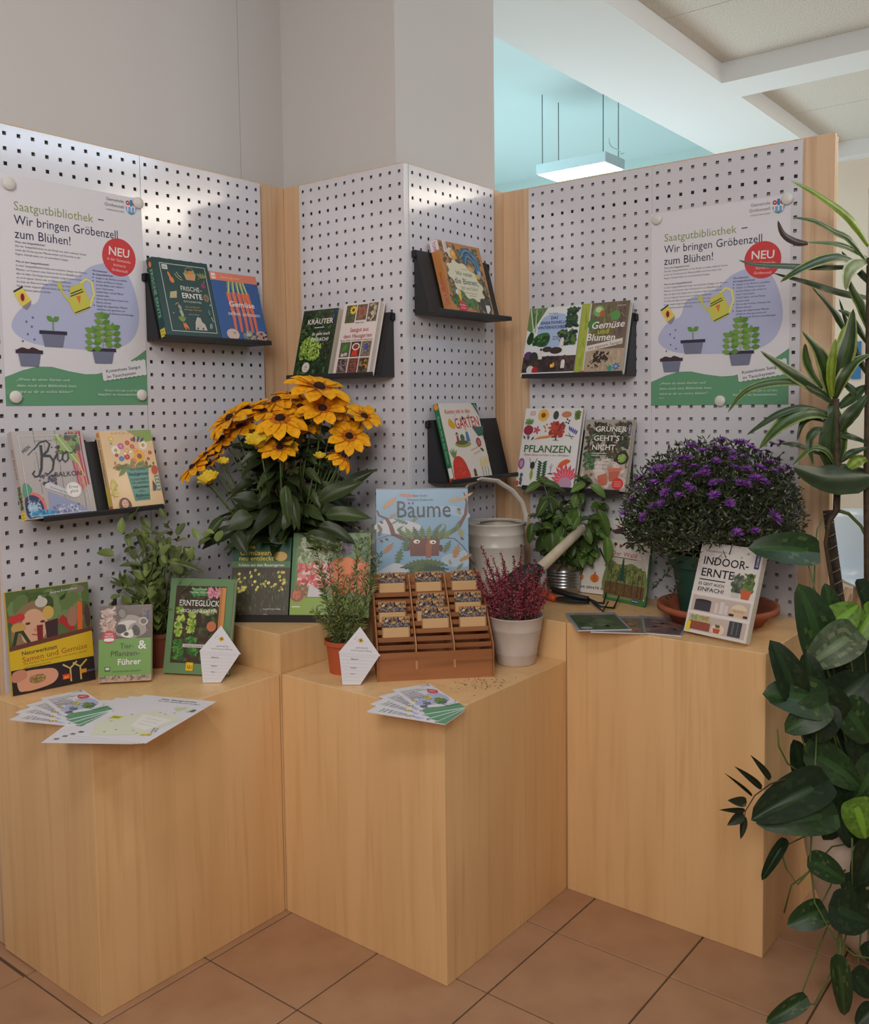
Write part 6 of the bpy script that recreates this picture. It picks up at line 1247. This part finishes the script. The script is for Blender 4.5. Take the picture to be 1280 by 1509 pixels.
P=PC+Vector((-.02,.06,.33)); VN=thing('trailing_vine','trailing vine with heart-shaped glossy leaves in the white planter','plant',P)
random.seed(5)
def vc(base,hi,vein):
    def f(t,s):
        if abs(s)<.16: return shade(base,1.35)
        return hi if random.random()<vein else shade(base,U(.9,1.12))
    return f
vl=[leafmesh('vine_leaf','heart',vc((38,62,30),(70,92,46),.07),14,5,.20,.20),leafmesh('vine_leaf','heart',vc((42,66,32),(52,78,38),.2),14,5,.15,.28),leafmesh('vine_leaf','heart',vc((30,48,26),(40,60,32),.1),14,5,.30,.15),leafmesh('vine_leaf','heart',vc((92,128,42),(110,146,54),.2),14,5,.12,.15),leafmesh('vine_leaf','heart',vc((76,92,64),(112,120,92),.16),14,5,.25,.35)]
vin=MB()
VL=[(1185,812,1108,803,52,2.30,0,1),(1205,948,1187,862,70,2.28,0,.8),(1248,940,1192,978,60,2.24,4,.5),(1222,897,1221,862,32,2.36,1,1),(1222,926,1266,890,52,2.34,3,1),(1283,905,1252,960,34,2.34,3,1),(1166,1012,1140,945,50,2.16,2,.9),(1192,1012,1190,962,44,2.24,2,1),(1200,1032,1130,1018,66,2.15,0,.8),(1228,1046,1178,998,56,2.18,2,.9),(1205,1045,1160,1078,48,2.13,1,.9),(1213,1050,1208,1096,50,2.17,2,.8),(1233,1034,1282,992,66,2.26,2,.8),(1250,1048,1288,1094,60,2.2,0,.9),(1205,1116,1280,1156,58,2.18,1,.9),(1180,1132,1172,1092,38,2.24,2,1),(1196,1162,1108,1206,62,2.13,2,.8),(1209,1203,1122,1212,52,2.11,1,.9),(1150,1250,1121,1297,18,2.15,2,.6),(1203,1272,1250,1298,38,2.12,0,.9),(1204,1344,1163,1364,40,2.12,0,.9),(1235,1340,1285,1360,62,2.08,2,.9),(1262,1190,1278,1238,52,2.14,3,.8),(1236,1428,1248,1504,30,2.02,0,.8),(1176,1478,1130,1508,26,2.02,0,.9),(1262,1440,1290,1468,40,2.05,2,.9),(1240,1200,1262,1250,54,2.18,2,.8),(1225,1165,1250,1205,50,2.2,2,.9),(1290,1130,1262,1180,50,2.2,1,.9),(1262,1085,1280,1140,56,2.25,2,.8),(1220,1085,1248,1120,50,2.26,2,.8),(1243,1180,1215,1240,44,2.24,2,.8),(1285,1250,1262,1310,50,2.16,2,.9),(1250,1300,1270,1345,40,2.14,2,.8),(1215,980,1245,1040,50,2.34,2,.8),(1260,960,1285,1010,50,2.36,2,.9),(1290,1010,1255,1050,44,2.3,1,.9),(1190,1080,1225,1130,40,2.27,2,.7),(1268,870,1290,925,30,2.36,2,.8),(1225,1130,1200,1165,34,2.26,2,.8),(1280,1330,1250,1380,36,2.1,2,.8),(1278,1395,1290,1420,30,2.1,2,.8),(1283,1490,1262,1512,30,2.04,2,.8)]
for x1,y1,x2,y2,wp,d,k,cf in VL:
    b0,e_=at(x1,y1,d),at(x2,y2,d-.01); addleaf(VN,vl[k],b0,e_,CAMV*cf+ZU*.5+rv(.18),wp/F*d,P=P)
    b1=b0*.75+P*.25+Vector((0,0,.015)); vin.tube([b0-P,b1-P,(b0*.4+P*.6)-P+rv(.01)],[.0016,.002,.0026],5)
for pts in (((1203,1080,2.16),(1198,1180,2.14),(1193,1270,2.12),(1200,1330,2.10),(1230,1385,2.07),(1258,1408,2.05),(1290,1414,2.05)),((1203,1346,2.12),(1212,1360,2.11),(1240,1358,2.09)),((1240,1358,2.09),(1238,1400,2.05),(1235,1432,2.03)),((1255,1235,2.12),(1255,1305,2.12)),((1240,1358,2.09),(1225,1430,2.05),(1200,1480,2.03),(1176,1478,2.02)),((1203,1275,2.12),(1185,1290,2.14),(1165,1305,2.16),(1155,1345,2.18)),((1200,1275,2.13),(1175,1303,2.14),(1158,1280,2.15),(1150,1252,2.15)),((1185,813,2.30),(1201,813,2.32),(1204,780,2.36),(1213,765,2.38)),((1201,813,2.32),(1199,860,2.32),(1194,900,2.3)),((1238,960,2.36),(1245,1020,2.34),(1238,1090,2.3)),((1250,940,2.36),(1252,1000,2.34),(1256,1090,2.3)),((1272,960,2.38),(1262,1000,2.36),(1262,1090,2.3)),((1145,1075,2.2),(1147,1100,2.2),(1160,1125,2.2),(1195,1150,2.22)),((1178,1075,2.16),(1188,1110,2.18),(1202,1145,2.2),(1215,1180,2.22))):
    vin.tube([at(*p)-P for p in pts],.0022,5)
tag(vin.build('vines',M['stem'],VN,True),kind='stuff')
# side shoot with narrow leaflets
sh_=[leafmesh('shoot_leaf','lance',lambda t,s,k=k:shade((52,62,38),k),7,2,.3,.2) for k in (.85,1.1)]
MB().tube([at(*p)-P for p in ((1198,1140,2.2),(1165,1145,2.15),(1135,1155,2.1),(1112,1172,2.08),(1098,1195,2.07),(1093,1225,2.07))],[.0022,.002,.0018,.0015,.0012,.0008],5).build('side_shoot',M['darkstem'],VN,True)
for x1,y1,x2,y2,wp in ((1134,1150,1111,1116,10),(1122,1163,1088,1132,10),(1108,1174,1073,1142,5),(1100,1182,1076,1180,15),(1098,1194,1064,1194,8),(1095,1198,1074,1216,16),(1095,1200,1093,1237,11)):
    addleaf(VN,sh_[0],at(x1,y1,2.08),at(x2,y2,2.06),CAMV+ZU*.3,wp/F*2.08,P=P)
